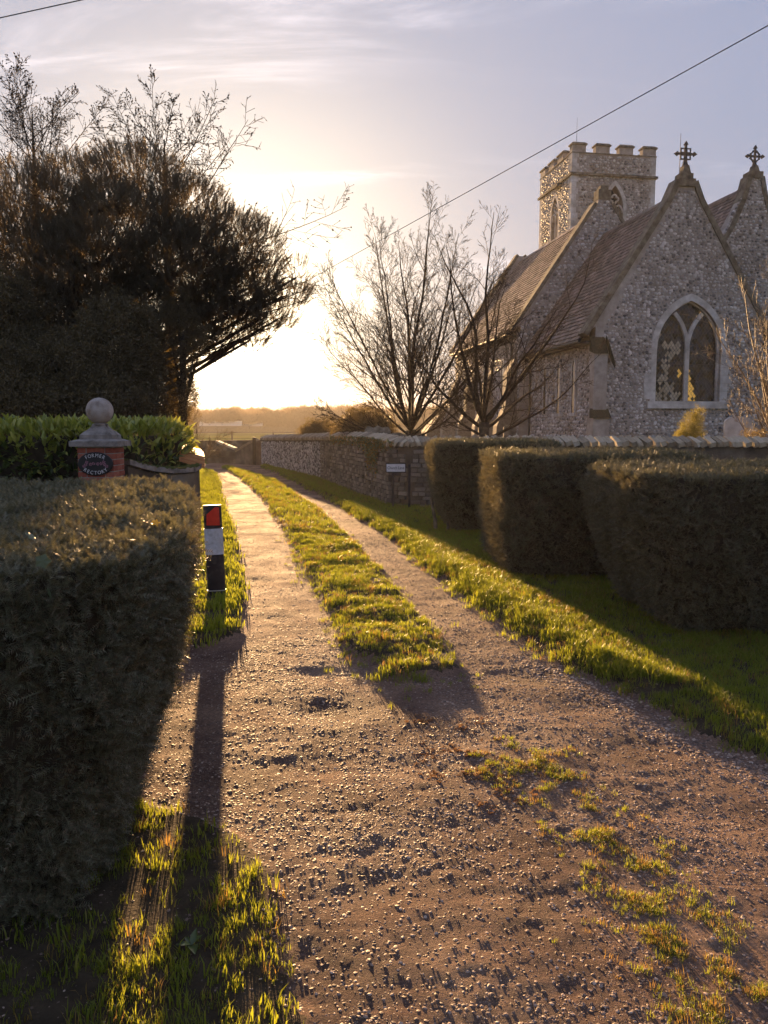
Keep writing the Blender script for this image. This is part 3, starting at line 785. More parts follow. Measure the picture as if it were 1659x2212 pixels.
# --- nave aisle behind it, a little wider and taller
HB, RB, EB, U0, U1 = 3.85, 11.5, 6.0, 7.0, 18.3
wall = MB()
gb = [(-HB, 0), (-HB, 6.2), (-4.12, 6.12), (-.3, 11.75), (-.26, 12.1), (.26, 12.1), (.3, 11.75), (4.12, 6.12), (HB, 6.2), (HB, 0)]
prism(wall, gb, [], U0, U0 + .5)
prism(wall, [(a, min(z, 11.75) if z > 6.3 else z) for a, z in gb], [], U1, U1 + .45)
wall.box(-HB, -HB + .5, U0 + .5, U1, 0, 6.05); wall.box(HB - .5, HB, U0 + .5, U1, 0, 6.05)
nw = wall.build('nave_wall', M['mortar'], church)
flints(nw, flint_spots([(-HB, 4.0), (-HB, 6.0), (-.22, 11.9), (.22, 11.9), (HB, 6.0), (HB, 4.0)], [], .165, 12), plane_y(U0))
hl = [arch(yc, .9, 2.2, 4.3, .6, 4) for yc in (9.4, 12.6, 15.8)]
flints(nw, flint_spots([(U0 + .1, .1), (U0 + .1, 6.0), (U1, 6.0), (U1, .1)], hl, .18, 13), plane_x(-HB))
for yc in (9.4, 12.6, 15.8): lancet(yc, 2.3, 4.9, -HB, .5)
mb = MB()
for s in (-1, 1): mb.bar([(s * 4.2, U0 - .05, 6.05), (s * .4, U0 - .05, 11.72)], .16, .6, (0, 1, 0)); mb.bar([(s * 4.2, U1 - .03, 6.05), (s * .2, U1 - .03, 11.82)], .16, .55, (0, 1, 0))
mb.box(-.30, .30, U0 - .04, U0 + .5, 11.9, 12.32); mb.box(-.18, .18, U0, U0 + .4, 12.32, 12.5)
mb.build('gable_coping', M['weathered'], church)
for yb, zt in ((7.3, 5.0), (11.0, 4.6), (14.2, 4.6), (17.9, 4.6)):    # sloping buttresses on the side
    mb = MB(); mb.poly([(-HB, yb, 0), (-HB - 1.05, yb, 0), (-HB - .95, yb, 1.7), (-HB - .55, yb, 2.6), (-HB - .5, yb, zt - .9), (-HB, yb, zt)], (0, .55, 0)); mb.build('side_buttress', M['wallstone'], church)
mb = MB(); mb.poly([(-HB, U1 + .5, 0), (-HB - 1.9, U1 + .5, 0), (-HB - 1.7, U1 + .5, 1.4), (-HB, U1 + .5, 3.6)], (0, 1.6, 0))
mb.build('side_buttress', M['wallstone'], church)
# --- main vessel to the right, set back
X2, U2, HW2, R2 = 5.72, 4.4, 3.5, 12.15
wall = MB()
g2 = [(X2 - HW2, 0), (X2 - HW2, 6.0), (X2 - .3, R2 - .1), (X2 - .27, R2 + .32), (X2 + .27, R2 + .32), (X2 + .3, R2 - .1), (X2 + HW2, 6.0), (X2 + HW2, 0)]
prism(wall, g2, [], U2, U2 + .5)
wall.box(X2 + HW2 - .5, X2 + HW2, U2 + .5, 18.7, 0, 6.0)
cw = wall.build('chancel_wall', M['mortar'], church)
flints(cw, flint_spots([(X2 - HW2, 4.5), (X2 - HW2, 6.0), (X2 - .22, R2 + .2), (X2 + .22, R2 + .2), (X2 + HW2, 6.0), (X2 + HW2, 4.5)], [], .165, 15), plane_y(U2))
mb = MB()
for s in (-1, 1): mb.bar([(X2 + s * 3.8, U2 - .06, 5.75), (X2 + s * 1.0, U2 - .06, 10.3), (X2 + s * .5, U2 - .06, 11.5), (X2 + s * .28, U2 - .06, 12.4)], .2, .6, (0, 1, 0))
mb.box(X2 - .3, X2 + .3, U2 - .07, U2 + .5, R2 + .16, R2 + .45); mb.poly([(X2 - .17, U2, R2 + .45), (X2 + .17, U2, R2 + .45), (X2 + .09, U2 + .02, R2 + .72), (X2 - .09, U2 + .02, R2 + .72)], (0, .3, 0))
mb.build('gable_coping', M['weathered'], church)
cross(X2, U2 + .12, R2 + 1.12, .88, True, church)
# --- roofs, tile by tile
def tile_mesh(w, l, t): return MB().add([(-w / 2, 0, 0), (w / 2, 0, 0), (w / 2 * .98, l, 0), (-w / 2 * .98, l, 0), (-w / 2, 0, t), (w / 2, 0, t), (w / 2 * .98, l, t * .3), (-w / 2 * .98, l, t * .3)],
    [(0, 3, 2, 1), (4, 5, 6, 7), (0, 1, 5, 4), (1, 2, 6, 5), (2, 3, 7, 6), (3, 0, 4, 7)])
def roof(name, xr, zr, xe, ze, y0, y1, seed, n_single, both=True, tw=.25, ex=.21, cut=None):
    """ridge at (xr, zr), left eaves at (xe, ze)"""
    mb = MB(); slopes = [(xe, ze)] + ([(2 * xr - xe, ze)] if both else [])
    for ex_, ez_ in slopes: mb.poly([(xr, y0, zr), (ex_, y0, ez_), (ex_, y0, ez_ - .12), (xr, y0, zr - .12)], (0, y1 - y0, 0))
    ro = mb.build(name, M['darktwig'], church)
    rr = random.Random(seed); d = Vector((xr - xe, 0, zr - ze)); L = d.length; d.normalize(); nrm = Vector((-d.z, 0, d.x)); yv = Vector((0, 1, 0))
    me = MB(); t_ = tile_mesh(tw * .95, ex * 1.45, .032); spots = []
    for r in range(int(L / ex)):
        y = y0 + (tw / 2 if r % 2 else 0)
        while y < y1 + tw * .3:
            yy = min(max(y, y0 + tw / 2), y1 - tw / 2)
            o_ = Vector((xe, 0, ze)) + d * (r * ex) + yv * yy + nrm * (.032 + rr.uniform(0, .010))
            tl = Matrix.Rotation(rr.gauss(0, .018), 4, 'Z') @ Matrix.Rotation(rr.gauss(-.085, .02), 4, 'X')
            B_ = Matrix(((-yv.x, d.x, nrm.x, o_.x), (-yv.y, d.y, nrm.y, o_.y), (-yv.z, d.z, nrm.z, o_.z), (0, 0, 0, 1)))
            spots.append((yy, B_ @ tl)); y += tw
    spots.sort(key=lambda s_: s_[0])
    tm = t_.mesh('tile', [M['rooftile']])
    for k, (yy, B_) in enumerate(spots):
        if k < n_single: link('tile', tm, ro, matrix=B_)
        else: me.add([B_ @ Vector(p) for p in t_.v], t_.f)
    if me.v: o = me.build('tile_rows', M['rooftile'], ro); o['kind'] = 'stuff'
    mb = MB(); y = y0
    while y < y1 - .1:                                     # ridge tiles
        mb.poly([(xr - .17, y, zr - .10), (xr, y, zr + .09 + rr.uniform(0, .012)), (xr + .17, y, zr - .10), (xr, y, zr - .02)], (0, min(.43, y1 - y), 0)); y += .45
    mb.build('ridge_tiles', M['rooftile'], ro); return ro
roof('aisle_roof', 0, 10.30, -3.80, 4.86, .5, 7.0, 1, 300)
roof('nave_roof', 0, 11.45, -4.25, 5.93, 7.5, 18.3, 2, 300)
roof('chancel_roof', X2, 12.1, X2 - 3.8, 5.7, 4.9, 18.7, 3, 0)
mb = MB()
mb.tube([(-3.86, .35, 4.80), (-3.86, 6.95, 4.82)], .06, 8); mb.tube([(-4.32, 7.45, 5.86), (-4.32, 18.2, 5.88)], .06, 8)
mb.tube([(-3.86, 6.7, 4.8), (-3.46, 6.7, 4.5), (-3.46, 6.7, .2)], .045, 6); mb.tube([(-4.30, 8.0, 5.8), (-3.93, 8.0, 5.5), (-3.93, 8.0, .2)], .045, 6)
mb.box(-3.72, -3.4, .0, 7.0, 4.70, 4.80); mb.box(-4.15, -3.86, 7.5, 18.3, 5.74, 5.84)
mb.build('gutter', M['iron'], church)
# --- tower
TX0, TX1, TY0, TY1, ZS, ZP, ZM = 3.20, 8.55, 18.7, 24.05, 16.68, 17.95, 18.42
FWIN = arch(5.98, 1.10, 12.9, 14.85, 1.35, 8); SWIN = arch(21.3, 1.15, 12.7, 14.9, 1.2, 8)
wall = MB()
prism(wall, [(TX0, 0), (TX0, ZP), (TX1, ZP), (TX1, 0)], [FWIN], TY0, TY0 + .8)
prism(wall, [(TY0 + .8, 0), (TY0 + .8, ZP), (TY1, ZP), (TY1, 0)], [SWIN], TX0, TX0 + .8, 0, 'x')
wall.box(TX1 - .8, TX1, TY0 + .8, TY1, 0, ZP); wall.box(TX0 + .8, TX1 - .8, TY1 - .8, TY1, 0, ZP)
wall.box(TX0 + .8, TX1 - .8, TY0 + .8, TY1 - .8, 16.0, 16.2)
tw_ = wall.build('tower', M['mortar'], church)
flints(tw_, flint_spots([(TX0 + .45, 9), (TX0 + .45, 17.9), (TX1 - .4, 17.9), (TX1 - .4, 9)], [arch(5.98, 1.6, 12.6, 14.85, 1.7)], .18, 21), plane_y(TY0))
flints(tw_, flint_spots([(TY0 + .35, 8), (TY0 + .35, 17.9), (TY1 - .3, 17.9), (TY1 - .3, 8)], [arch(21.3, 1.5, 12.5, 14.9, 1.5)], .18, 22), plane_x(TX0))
mb = MB()
for (a, b_) in ((TX0 - .02, TX0 + .42), (TX1 - .38, TX1 + .02)):
    z = 6.0; k = 0
    while z < 17.9:
        w_ = (b_ - a) * (.98 if k % 2 else .72); xa = a if a < 5 else b_ - w_
        mb.box(xa, xa + w_, TY0 - .02, TY0 + .3, z, z + .34); z += .355; k += 1
z = 6.0; k = 0
while z < 17.9:
    mb.box(TX0 - .021, TX0 + .2, TY0 + .302, TY0 + (.56 if k % 2 else .34) , z, z + .34); mb.box(TX0 - .021, TX0 + .2, TY1 - (.5 if k % 2 else .3), TY1, z, z + .34); z += .355; k += 1
mb.build('quoin_stones', M['dressed'], tw_)
mb = MB()
for z, e_ in ((ZS, .13), (12.0, .1)):
    mb.box(TX0 - e_, TX1 + e_, TY0 - e_, TY0 - .022, z, z + .14); mb.box(TX0 - e_, TX0 - .022, TY0 - .022, TY1 + e_, z, z + .14); mb.box(TX1 + .022, TX1 + e_, TY0 - .022, TY1 + e_, z, z + .14)
mb.box(TX0 - .35, TX0 - .02, 20.2, 20.9, ZS - .22, ZS - .01)      # stone spout
mb.build('string_course', M['weathered'], tw_)
# battlements: each merlon is a part, with its own coping
def merlon(x0, x1, y0, y1):
    mb = MB(); mb.box(x0, x1, y0, y1, ZP + .06, ZM); o = mb.build('merlon', M['mortar'], tw_)
    mb = MB(); e_ = .07
    mb.poly([(x0 - e_, y0 - e_, ZM), (x1 + e_, y0 - e_, ZM), (x1 + e_, y1 + e_, ZM), (x0 - e_, y1 + e_, ZM)], (0, 0, .09))
    xm, ym = (x0 + x1) / 2, (y0 + y1) / 2; sx, sy = (x1 - x0) / 2 + e_ - .12, (y1 - y0) / 2 + e_ - .12
    mb.add([(x0 - e_ + .01, y0 - e_ + .01, ZM + .09), (x1 + e_ - .01, y0 - e_ + .01, ZM + .09), (x1 + e_ - .01, y1 + e_ - .01, ZM + .09), (x0 - e_ + .01, y1 + e_ - .01, ZM + .09),
            (xm - sx, ym - sy, ZM + .19), (xm + sx, ym - sy, ZM + .19), (xm + sx, ym + sy, ZM + .19), (xm - sx, ym + sy, ZM + .19)], [(4, 5, 6, 7), (0, 1, 5, 4), (1, 2, 6, 5), (2, 3, 7, 6), (3, 0, 4, 7)])
    mb.build('merlon_coping', M['weathered'], tw_)
S = TX1 - TX0; T = .42
merlon(TX0, TX0 + .85, TY0, TY0 + T); merlon(TX1 - .85, TX1, TY0, TY0 + T)
for k in (1, 2): c_ = TX0 + .42 + (S - .84) * k / 3; merlon(c_ - .44, c_ + .44, TY0, TY0 + T)
for k in (1, 2): c_ = TY0 + .42 + (S - .84) * k / 3; merlon(TX0, TX0 + T, c_ - .44, c_ + .44); merlon(TX1 - T, TX1, c_ - .44, c_ + .44)
merlon(TX0, TX0 + T, TY1 - .85, TY1); merlon(TX1 - T, TX1, TY1 - .85, TY1)
for k in (1, 2): c_ = TX0 + .42 + (S - .84) * k / 3; merlon(c_ - .44, c_ + .44, TY1 - T, TY1)
mb = MB()
mb.box(TX0 - .05, TX1 + .05, TY0 - .05, TY0 + T + .05, ZP, ZP + .058); mb.box(TX0 - .05, TX0 + T + .05, TY0 + T + .05, TY1 - T - .05, ZP, ZP + .058)
mb.box(TX1 - T - .05, TX1 + .05, TY0 + T + .05, TY1 - T - .05, ZP, ZP + .058); mb.box(TX0 - .05, TX1 + .05, TY1 - T - .05, TY1 + .05, ZP, ZP + .058)
mb.build('parapet_coping', M['weathered'], tw_)
# belfry windows
def belfry(cx, w, z0, zs, rise, put, name='belfry_window'):
    """put(a, z, d) -> point, d = depth into the wall"""
    mb = MB(); inn = arch(cx, w, z0, zs, rise, 8); out = arch(cx, w + .42, z0 - .05, zs, rise + .3, 8)
    for i in range(len(inn) - 1):
        mb.poly([put(*p, -.03) for p in (inn[i], inn[i + 1], out[i + 1], out[i])], put(0, 0, .2) - put(0, 0, 0))
    nr_ = put(0, 0, 1) - put(0, 0, 0)
    hw = w / 2 - .04
    mb.bar([put(cx, z0, .02), put(cx, zs - .15, .02)], .13, .16, nr_)
    for s in (-1, 1):      # two pointed lights
        c2 = cx + s * w / 4
        ring = arch(c2, w / 2 - .02, z0, zs - .2, .42, 6)
        mb.bar([put(*p, .022) for p in ring[1:-1]], .10, .15, nr_)
    rq = w * .13; cz = zs + rise * .42
    for a in range(4):      # quatrefoil
        ang = a * math.pi / 2 + math.pi / 2
        qx, qz = cx + rq * .95 * math.cos(ang), cz + rq * .95 * math.sin(ang)
        arc = [put(qx + rq * .9 * math.cos(ang + t), qz + rq * .9 * math.sin(ang + t), .024) for t in np.linspace(-2.0, 2.0, 9)]
        mb.bar(arc, .08, .15, nr_)
    o = mb.build(name, M['dressed'], tw_)
    mb = MB(); mb.poly([put(*p, .62) for p in inn], (put(0, 0, .02) - put(0, 0, 0))); mb.build('dark_sheet', M['shadeblack'], o)  # near-black sheet paints in the dark of the unlit belfry
    mb = MB(); z = z0 + .12
    while z < zs + .1:
        mb.add([put(cx - w / 2 + .02, z, .30), put(cx + w / 2 - .02, z, .30), put(cx + w / 2 - .02, z + .16, .5), put(cx - w / 2 + .02, z + .16, .5),
                put(cx - w / 2 + .02, z - .03, .30), put(cx + w / 2 - .02, z - .03, .30), put(cx + w / 2 - .02, z + .13, .5), put(cx - w / 2 + .02, z + .13, .5)],
               [(0, 1, 2, 3), (4, 7, 6, 5), (0, 4, 5, 1), (2, 6, 7, 3), (0, 3, 7, 4), (1, 5, 6, 2)]); z += .26
    mb.build('louvre', M['weathered'], o)
belfry(5.98, 1.10, 12.9, 14.85, 1.35, lambda a, z, d: Vector((a, TY0 + d, z)))
belfry(21.3, 1.15, 12.7, 14.9, 1.2, lambda a, z, d: Vector((TX0 + d, a, z)))
mb = MB(); mb.tube([(TX0 + .5, TY0 + .6, ZP), (TX0 + .5, TY0 + .6, 20.2)], [.02, .008], 5); mb.build('lightning_rod', M['iron'], tw_)
mb = MB(); mb.tube([(TX0 + 3.1, TY1 - .6, ZP), (TX0 + 3.1, TY1 - .6, 19.1)], [.015, .008], 5); mb.build('aerial_rod', M['iron'], tw_)
# ------------------------------------------------------------------ churchyard wall along the lane
WL = [(0.50, 15.60, 1.27), (0.12, 15.95, 1.27), (-.10, 16.9, 1.30), (-.48, 18.3, 1.33), (-.95, 20.2, 1.33), (-1.96, 24.4, 1.28), (-3.35, 28.6, 1.21), (-4.55, 32.0, 1.16), (-5.30, 34.2, 1.13)]
RIGHT = [(0.50, 15.60, 1.27), (3.0, 15.45, 1.28), (8.5, 15.1, 1.27), (13.0, 14.8, 1.27)]
cwall = thing('churchyard_wall', 'long old flint and stone wall with slanting stone coping beside the track', 'wall', (0.5, 15.6, 0))
CW0 = Vector((0.5, 15.6, 0))
def path_at(P, s):
    """point, height and direction at the distance s along P"""
    for a, b_ in zip(P[:-1], P[1:]):
        L = math.hypot(b_[0] - a[0], b_[1] - a[1])
        if s <= L or b_ is P[-1]:
            t = s / L; return Vector((a[0] + (b_[0] - a[0]) * t, a[1] + (b_[1] - a[1]) * t, a[2] + (b_[2] - a[2]) * t)), Vector(((b_[0] - a[0]) / L, (b_[1] - a[1]) / L, 0))
        s -= L
def path_len(P): return sum(math.hypot(b_[0] - a[0], b_[1] - a[1]) for a, b_ in zip(P[:-1], P[1:]))
def wall_body(P, th, side, base, drop=.02, z0=-.1):
    """wall ribbon; P is the line of the seen face, side = +1 puts the thickness to the right of the walk"""
    mb = MB(); n = len(P); V = []
    for i, (x, y, h) in enumerate(P):
        a = Vector(P[max(i - 1, 0)][:2]); b_ = Vector(P[min(i + 1, n - 1)][:2]); d = (b_ - a).normalized(); q = Vector((d.y, -d.x)) * side * th
        V += [(x - base.x, y - base.y, z0), (x - base.x, y - base.y, h - drop), (x + q.x - base.x, y + q.y - base.y, h - drop), (x + q.x - base.x, y + q.y - base.y, z0)]
    f = []
    for i in range(n - 1):
        for k in range(4):
            k2 = (k + 1) % 4; f.append((i * 4 + k, (i + 1) * 4 + k, (i + 1) * 4 + k2, i * 4 + k2))
    f.append((0, 1, 2, 3)); f.append(((n - 1) * 4 + 3, (n - 1) * 4 + 2, (n - 1) * 4 + 1, (n - 1) * 4)); mb.add(V, f); return mb
wb = wall_body(WL, .36, 1, CW0).build('wall_core', M['oldwall'], cwall)
wr = wall_body([(x, y, h) for x, y, h in RIGHT], .36, -1, CW0).build('wall_core', M['oldwall'], cwall)
# stones: laid in rough courses near the corner, one object each for the nearest 300
rr = random.Random(31); near = []; rest = []
def stone_shape(seed):
    r3 = random.Random(seed); v = []
    for x in (-.5, .5):
        for y in (-.5, .5):
            for z in (-.5, .5): v.append((x * r3.uniform(.8, 1), y * 1.0, z * r3.uniform(.78, 1)))
    c = [(x * .82, -.78 * r3.uniform(.8, 1.1), z * .8) for x, z in ((-.5, -.5), (.5, -.5), (.5, .5), (-.5, .5))]
    return v + c, [(0, 4, 5, 1), (2, 3, 7, 6), (0, 1, 3, 2), (4, 6, 7, 5), (1, 5, 7, 3), (0, 2, 6, 4), (0, 8, 9, 4), (4, 9, 10, 5), (5, 10, 11, 1), (1, 11, 8, 0), (8, 11, 10, 9)]
stone_me = [MB().add(*stone_shape(s)).mesh('stone', [M['wallstone']]) for s in range(6)]
stone_sh = [stone_shape(s) for s in range(6)]
z = 0.02
while z < 1.25:
    h = rr.uniform(.075, .125)
    for P, side, smax in ((WL, 1, 9.0), (RIGHT, -1, 3.4)):
        s = rr.uniform(0, .1)
        while s < smax:
            w = rr.uniform(.10, .26); p, d = path_at(P, s + w / 2)
            if z + h < p.z - .05 and rr.random() < .90:
                out = Vector((-d.y, d.x, 0)) * side
                ang = math.atan2(d.y, d.x)
                Mx = Matrix.Translation(Vector((p.x, p.y, z + h / 2)) - CW0 + out * rr.uniform(.0, .018)) @ Matrix.Rotation(ang + (math.pi if side > 0 else 0), 4, 'Z') @ Matrix.Rotation(rr.gauss(0, .04), 4, 'Y') @ Matrix.Diagonal((w * .93, .05, h * .90, 1))
                near.append((p.y, Mx, rr.randrange(6)))
            s += w
    z += h
near.sort(key=lambda q: q[0])
for k, (yy, Mx, i) in enumerate(near):
    if k < 300: link('stone', stone_me[i], wb, matrix=Mx)
me = MB()
for yy, Mx, i in near[300:]: me.add([Mx @ Vector(p) for p in stone_sh[i][0]], stone_sh[i][1])
if me.v: o = me.build('coursed_stones', M['wallstone'], wb); o['kind'] = 'stuff'
me = []; V = []; Fc = []; n = 0
L = path_len(WL)
for _ in range(2600):                     # flints of the far stretch
    s = rr.uniform(8.6, L); p, d = path_at(WL, s); z = rr.uniform(.02, p.z - .12); out = Vector((-d.y, d.x, 0)); sz = rr.uniform(.035, .085)
    k = rr.randrange(4); v = LV[k] * sz; t = rr.uniform(0, 6.28); c_, s_ = math.cos(t), math.sin(t)
    a = (v[:, 0] * c_ - v[:, 2] * s_) * 1.3; zz_ = v[:, 0] * s_ + v[:, 2] * c_; o_ = v[:, 1] * .7
    V.append(np.stack([p.x - CW0.x + d.x * a + out.x * o_, p.y - CW0.y + d.y * a + out.y * o_, z + zz_ * .8], 1)); Fc.append(LF[k] + n); n += len(v)
o = np_mesh('flint_facing', np.concatenate(V), np.concatenate(Fc), M['flint'], False, wb); o['kind'] = 'stuff'
# slanting coping stones, laid on edge across the wall
cop = []
for P, side in ((WL, 1), (RIGHT, -1)):
    L = path_len(P); s = .03
    while s < L - .03:
        p, d = path_at(P, s); w = rr.uniform(.07, .12) * (1 if P is WL else 1.3)
        across = Vector((d.y, -d.x, 0)) * side
        ang = math.atan2(d.y, d.x) + (0 if side > 0 else math.pi)
        tilt = (.42 if P is WL else -.30) + rr.gauss(.0, .06)
        Mx = Matrix.Translation(Vector((p.x, p.y, p.z + rr.uniform(-.008, .012))) - CW0 + across * .155) @ Matrix.Rotation(math.atan2(across.y, across.x) + rr.gauss(.22, .07), 4, 'Z') @ Matrix.Rotation(tilt, 4, 'X') @ Matrix.Diagonal((1, w, 1, 1))
        cop.append((p.y, Mx, s)); s += w * rr.uniform(1.05, 1.25)
def coping_shape(seed):
    r3 = random.Random(seed); a = .24; j = lambda q: r3.uniform(-q, q)
    v = [(-a + j(.02), -.46, -.03), (a, -.46, -.03), (a, .46, -.03), (-a + j(.02), .46, -.03), (-a + j(.02), -.44, .065 + j(.01)), (0, -.44, .17 + j(.02)), (a, -.44, .07), (a, .44, .07 + j(.01)), (0, .44, .17 + j(.02)), (-a + j(.02), .44, .06)]
    return v, [(0, 3, 2, 1), (0, 1, 6, 5, 4), (3, 9, 8, 7, 2), (4, 5, 8, 9), (5, 6, 7, 8), (0, 4, 9, 3), (1, 2, 7, 6)]
cs = [coping_shape(s) for s in range(5)]; cme = [MB().add(*c_).mesh('coping_stone', [M['lane_coping']]) for c_ in cs]
cop.sort(key=lambda q: q[0]); me = MB()
for k, (yy, Mx, s) in enumerate(cop):
    i = k % 5
    if k < 300: link('coping_stone', cme[i], cwall, matrix=Mx)
    else: me.add([Mx @ Vector(p) for p in cs[i][0]], cs[i][1])
if me.v: o = me.build('coping_rows', M['lane_coping'], cwall); o['kind'] = 'stuff'
# ivy and dry moss hanging over the wall
def leaf_shape(w, l, fold=.25):
    return [(0, 0, 0), (-w * .5, l * .35, w * fold), (0, l * .4, 0), (w * .5, l * .35, w * fold), (0, l, -l * .12)], [(0, 2, 1), (0, 3, 2), (1, 2, 4), (2, 3, 4)]
lf = proto(MB().add(*leaf_shape(.035, .045)), 'small_leaf', M['drygrass'])
lg = proto(MB().add(*leaf_shape(.05, .06)), 'small_green_leaf', M['ivy'])
pts = []; D = []
for _ in range(3600):
    s = max(.2, random.gauss(1.9, .5)) if random.random() < .6 else random.uniform(.4, 7)
    p, d = path_at(WL, s); hang = abs(random.gauss(0, .22)) * (1.3 if abs(s - 1.9) < .5 else .4)
    out = Vector((-d.y, d.x, 0)); q = Vector((p.x, p.y, p.z + .06 - hang)) + out * (.05 + .04 * random.random()); pts.append(q); D.append((out + Vector((random.gauss(0, .5), random.gauss(0, .5), random.gauss(-.5, .6)))))
e = basis_euler(np.array([tuple(x) for x in D]), RNG.uniform(0, 6.28, len(D)))
scatter('trailing_creeper', np.array([tuple(p - CW0) for p in pts]), e, RNG.uniform(.7, 1.4, len(pts)), [lf, lf, lg], parent=cwall)

# ------------------------------------------------------------------ walls and gate at the far end of the lane
fl = thing('low_end_wall', 'low flint wall beside the gate with a dipping tiled coping', 'wall', (-6.9, 36.2, 0))
o0 = Vector((-6.9, 36.2, 0))
mb = MB(); a, b_, c_ = at_depth(448, 974, 36.4), at_depth(508, 975, 36.0), at_depth(550, 951, 34.9)
mb.poly([(a.x, a.y, -.05) - o0 if False else Vector((a.x, a.y, -.05)) - o0, Vector((b_.x, b_.y, -.05)) - o0, Vector((b_.x, b_.y, b_.z)) - o0, Vector((a.x, a.y, a.z)) - o0], (0, .3, 0))
mb.poly([Vector((b_.x, b_.y, -.05)) - o0, Vector((c_.x, c_.y, -.05)) - o0, Vector((c_.x, c_.y, c_.z - .03)) - o0, Vector((b_.x, b_.y, b_.z - .004)) - o0], (.25, .25, 0))
mb.build('wall_core', M['oldwall'], fl)
mb = MB()
mb.bar([Vector((b_.x, b_.y - .05, b_.z + .01)) - o0, Vector((c_.x, c_.y - .05, c_.z + .02)) - o0], .10, .42, (.3, .9, 0))
mb.build('coping', M['lane_coping'], fl)
mb = MB(); mb.box(c_.x - .06 - o0.x, c_.x + .08 - o0.x, c_.y - .22 - o0.y, c_.y - .10 - o0.y, 0, 1.2); mb.build('end_post', M['iron'], fl)
# wall beyond, with its own sloping coping
bw = thing('back_wall', 'dark wall crossing beyond the gate with a slope of pale coping', 'wall', (-8, 40, 0)); o1 = Vector((-8, 40, 0))
p0, p1, p2 = at_depth(414, 952, 42), at_depth(468, 951, 42), at_depth(560, 949, 42)
q1 = at_depth(466, 955, 38.5); q2 = at_depth(506, 971, 36.9)
mb = MB(); mb.poly([Vector((p0.x, 42, -.05)) - o1, Vector((p2.x + 2, 42, -.05)) - o1, Vector((p2.x + 2, 42, p2.z)) - o1, Vector((p0.x, 42, p0.z)) - o1], (0, .3, 0))
mb.poly([Vector((q1.x, q1.y, -.05)) - o1, Vector((q2.x, q2.y, -.05)) - o1, Vector((q2.x, q2.y, q2.z)) - o1, Vector((q1.x, q1.y, q1.z)) - o1], (.2, .25, 0))
mb.build('wall_core', M['oldwall'], bw)
mb = MB(); mb.bar([Vector((q1.x, q1.y - .04, q1.z + .03)) - o1, Vector((q2.x, q2.y - .04, q2.z + .03)) - o1], .10, .40, (.2, .9, 0)); mb.build('coping', M['lane_coping'], bw)
gt = thing('field_gate', 'thin barred metal gate closing the far end of the lane', 'gate', (-8.1, 36.6, 0)); o2 = Vector((-8.1, 36.6, 0))
g0, g1 = at_depth(412, 998, 36.6), at_depth(446, 998, 36.6)
mb = MB()
for zb in (.12, .30, .5, .68): mb.tube([(g0.x - o2.x - .3, 0, zb), (g1.x - o2.x, 0, zb)], .014, 4)
mb.build('rail', M['iron'], gt)
for k in range(8):
    xk = g0.x - o2.x - .25 + (g1.x - g0.x + .3) * k / 8; MB().tube([(xk, 0, .0), (xk, 0, .74)], .013, 4).build('bar', M['iron'], gt)
MB().box(g1.x - o2.x, g1.x - o2.x + .12, -.05, .07, 0, .82).build('gate_post', M['oldwood'], gt)

# ------------------------------------------------------------------ street name sign
sg = thing('street_sign', 'white street name plate on two black posts before the churchyard wall', 'street sign', tuple(on_ground(866, 1090)), 0)
o3 = on_ground(866, 1090)
Ys = 15.15; tl, tr_, bl = at_depth(835, 1002.5, Ys), at_depth(875, 1003, Ys), at_depth(835, 1019, Ys)
sx0, sx1, sz0, sz1 = tl.x - o3.x, tr_.x - o3.x, bl.z, tl.z; sy = Ys - o3.y
mb = MB(); mb.box(sx0 - .012, sx1 + .012, sy + .001, sy + .03, sz0 - .014, sz1 + .014); mb.build('backing_board', M['blackplastic'], sg)
mb = MB(); mb.box(sx0, sx1, sy - .004, sy, sz0, sz1); pl = mb.build('name_plate', M['whitepaint'], sg)
for xk in (849, 884.5):
    q = at_depth(xk, 1020, Ys); mb = MB(); mb.box(q.x - o3.x - .022, q.x - o3.x + .022, sy + .032, sy + .07, -.1, sz1 - .01); mb.build('post', M['blackplastic'], sg)
def letters(text, size, mat, name, parent, place, extrude=.002, spacing=1.0):
    """flat lettering; place(i, x) -> matrix for the letter i standing at x"""
    cu = bpy.data.curves.new('t', 'FONT'); cu.body = text; cu.size = size; cu.extrude = extrude; cu.align_x = 'LEFT'; cu.space_character = spacing; cu.resolution_u = 3
    o = bpy.data.objects.new('t', cu); COL.objects.link(o); dg = bpy.context.evaluated_depsgraph_get(); me = bpy.data.meshes.new_from_object(o.evaluated_get(dg))
    bpy.data.objects.remove(o); me.materials.clear(); return me
def flat_text(text, size, mat, name, parent, M4, extrude=.002):
    me = letters(text, size, mat, name, parent, None, extrude)
    xs_ = [v.co.x for v in me.vertices]; cx_ = (min(xs_) + max(xs_)) / 2
    for v in me.vertices: v.co.x -= cx_
    me.transform(M4); me.name = name; return link(name, me, parent, M[mat])
flat_text('Church Lane', .078, 'blackplastic', 'lettering', pl, Matrix.Translation(((sx0 + sx1) / 2, sy - .0065, (sz0 + sz1) / 2 - .024)) @ Matrix.Rotation(R(90), 4, 'X') @ Matrix.Diagonal((.80, 1, 1, 1)))
mb = MB()
for xk in (sx0 + .012, sx1 - .012): mb.lathe([(.004, 0), (.004, .003)], (0, 0, 0), 8)
mb = MB(); mb.box(sx0 + .008, sx0 + .014, sy - .007, sy - .0045, (sz0 + sz1) / 2 - .003, (sz0 + sz1) / 2 + .003); mb.box(sx1 - .014, sx1 - .008, sy - .007, sy - .0045, (sz0 + sz1) / 2 - .003, (sz0 + sz1) / 2 + .003); mb.build('screw', M['blackplastic'], pl)

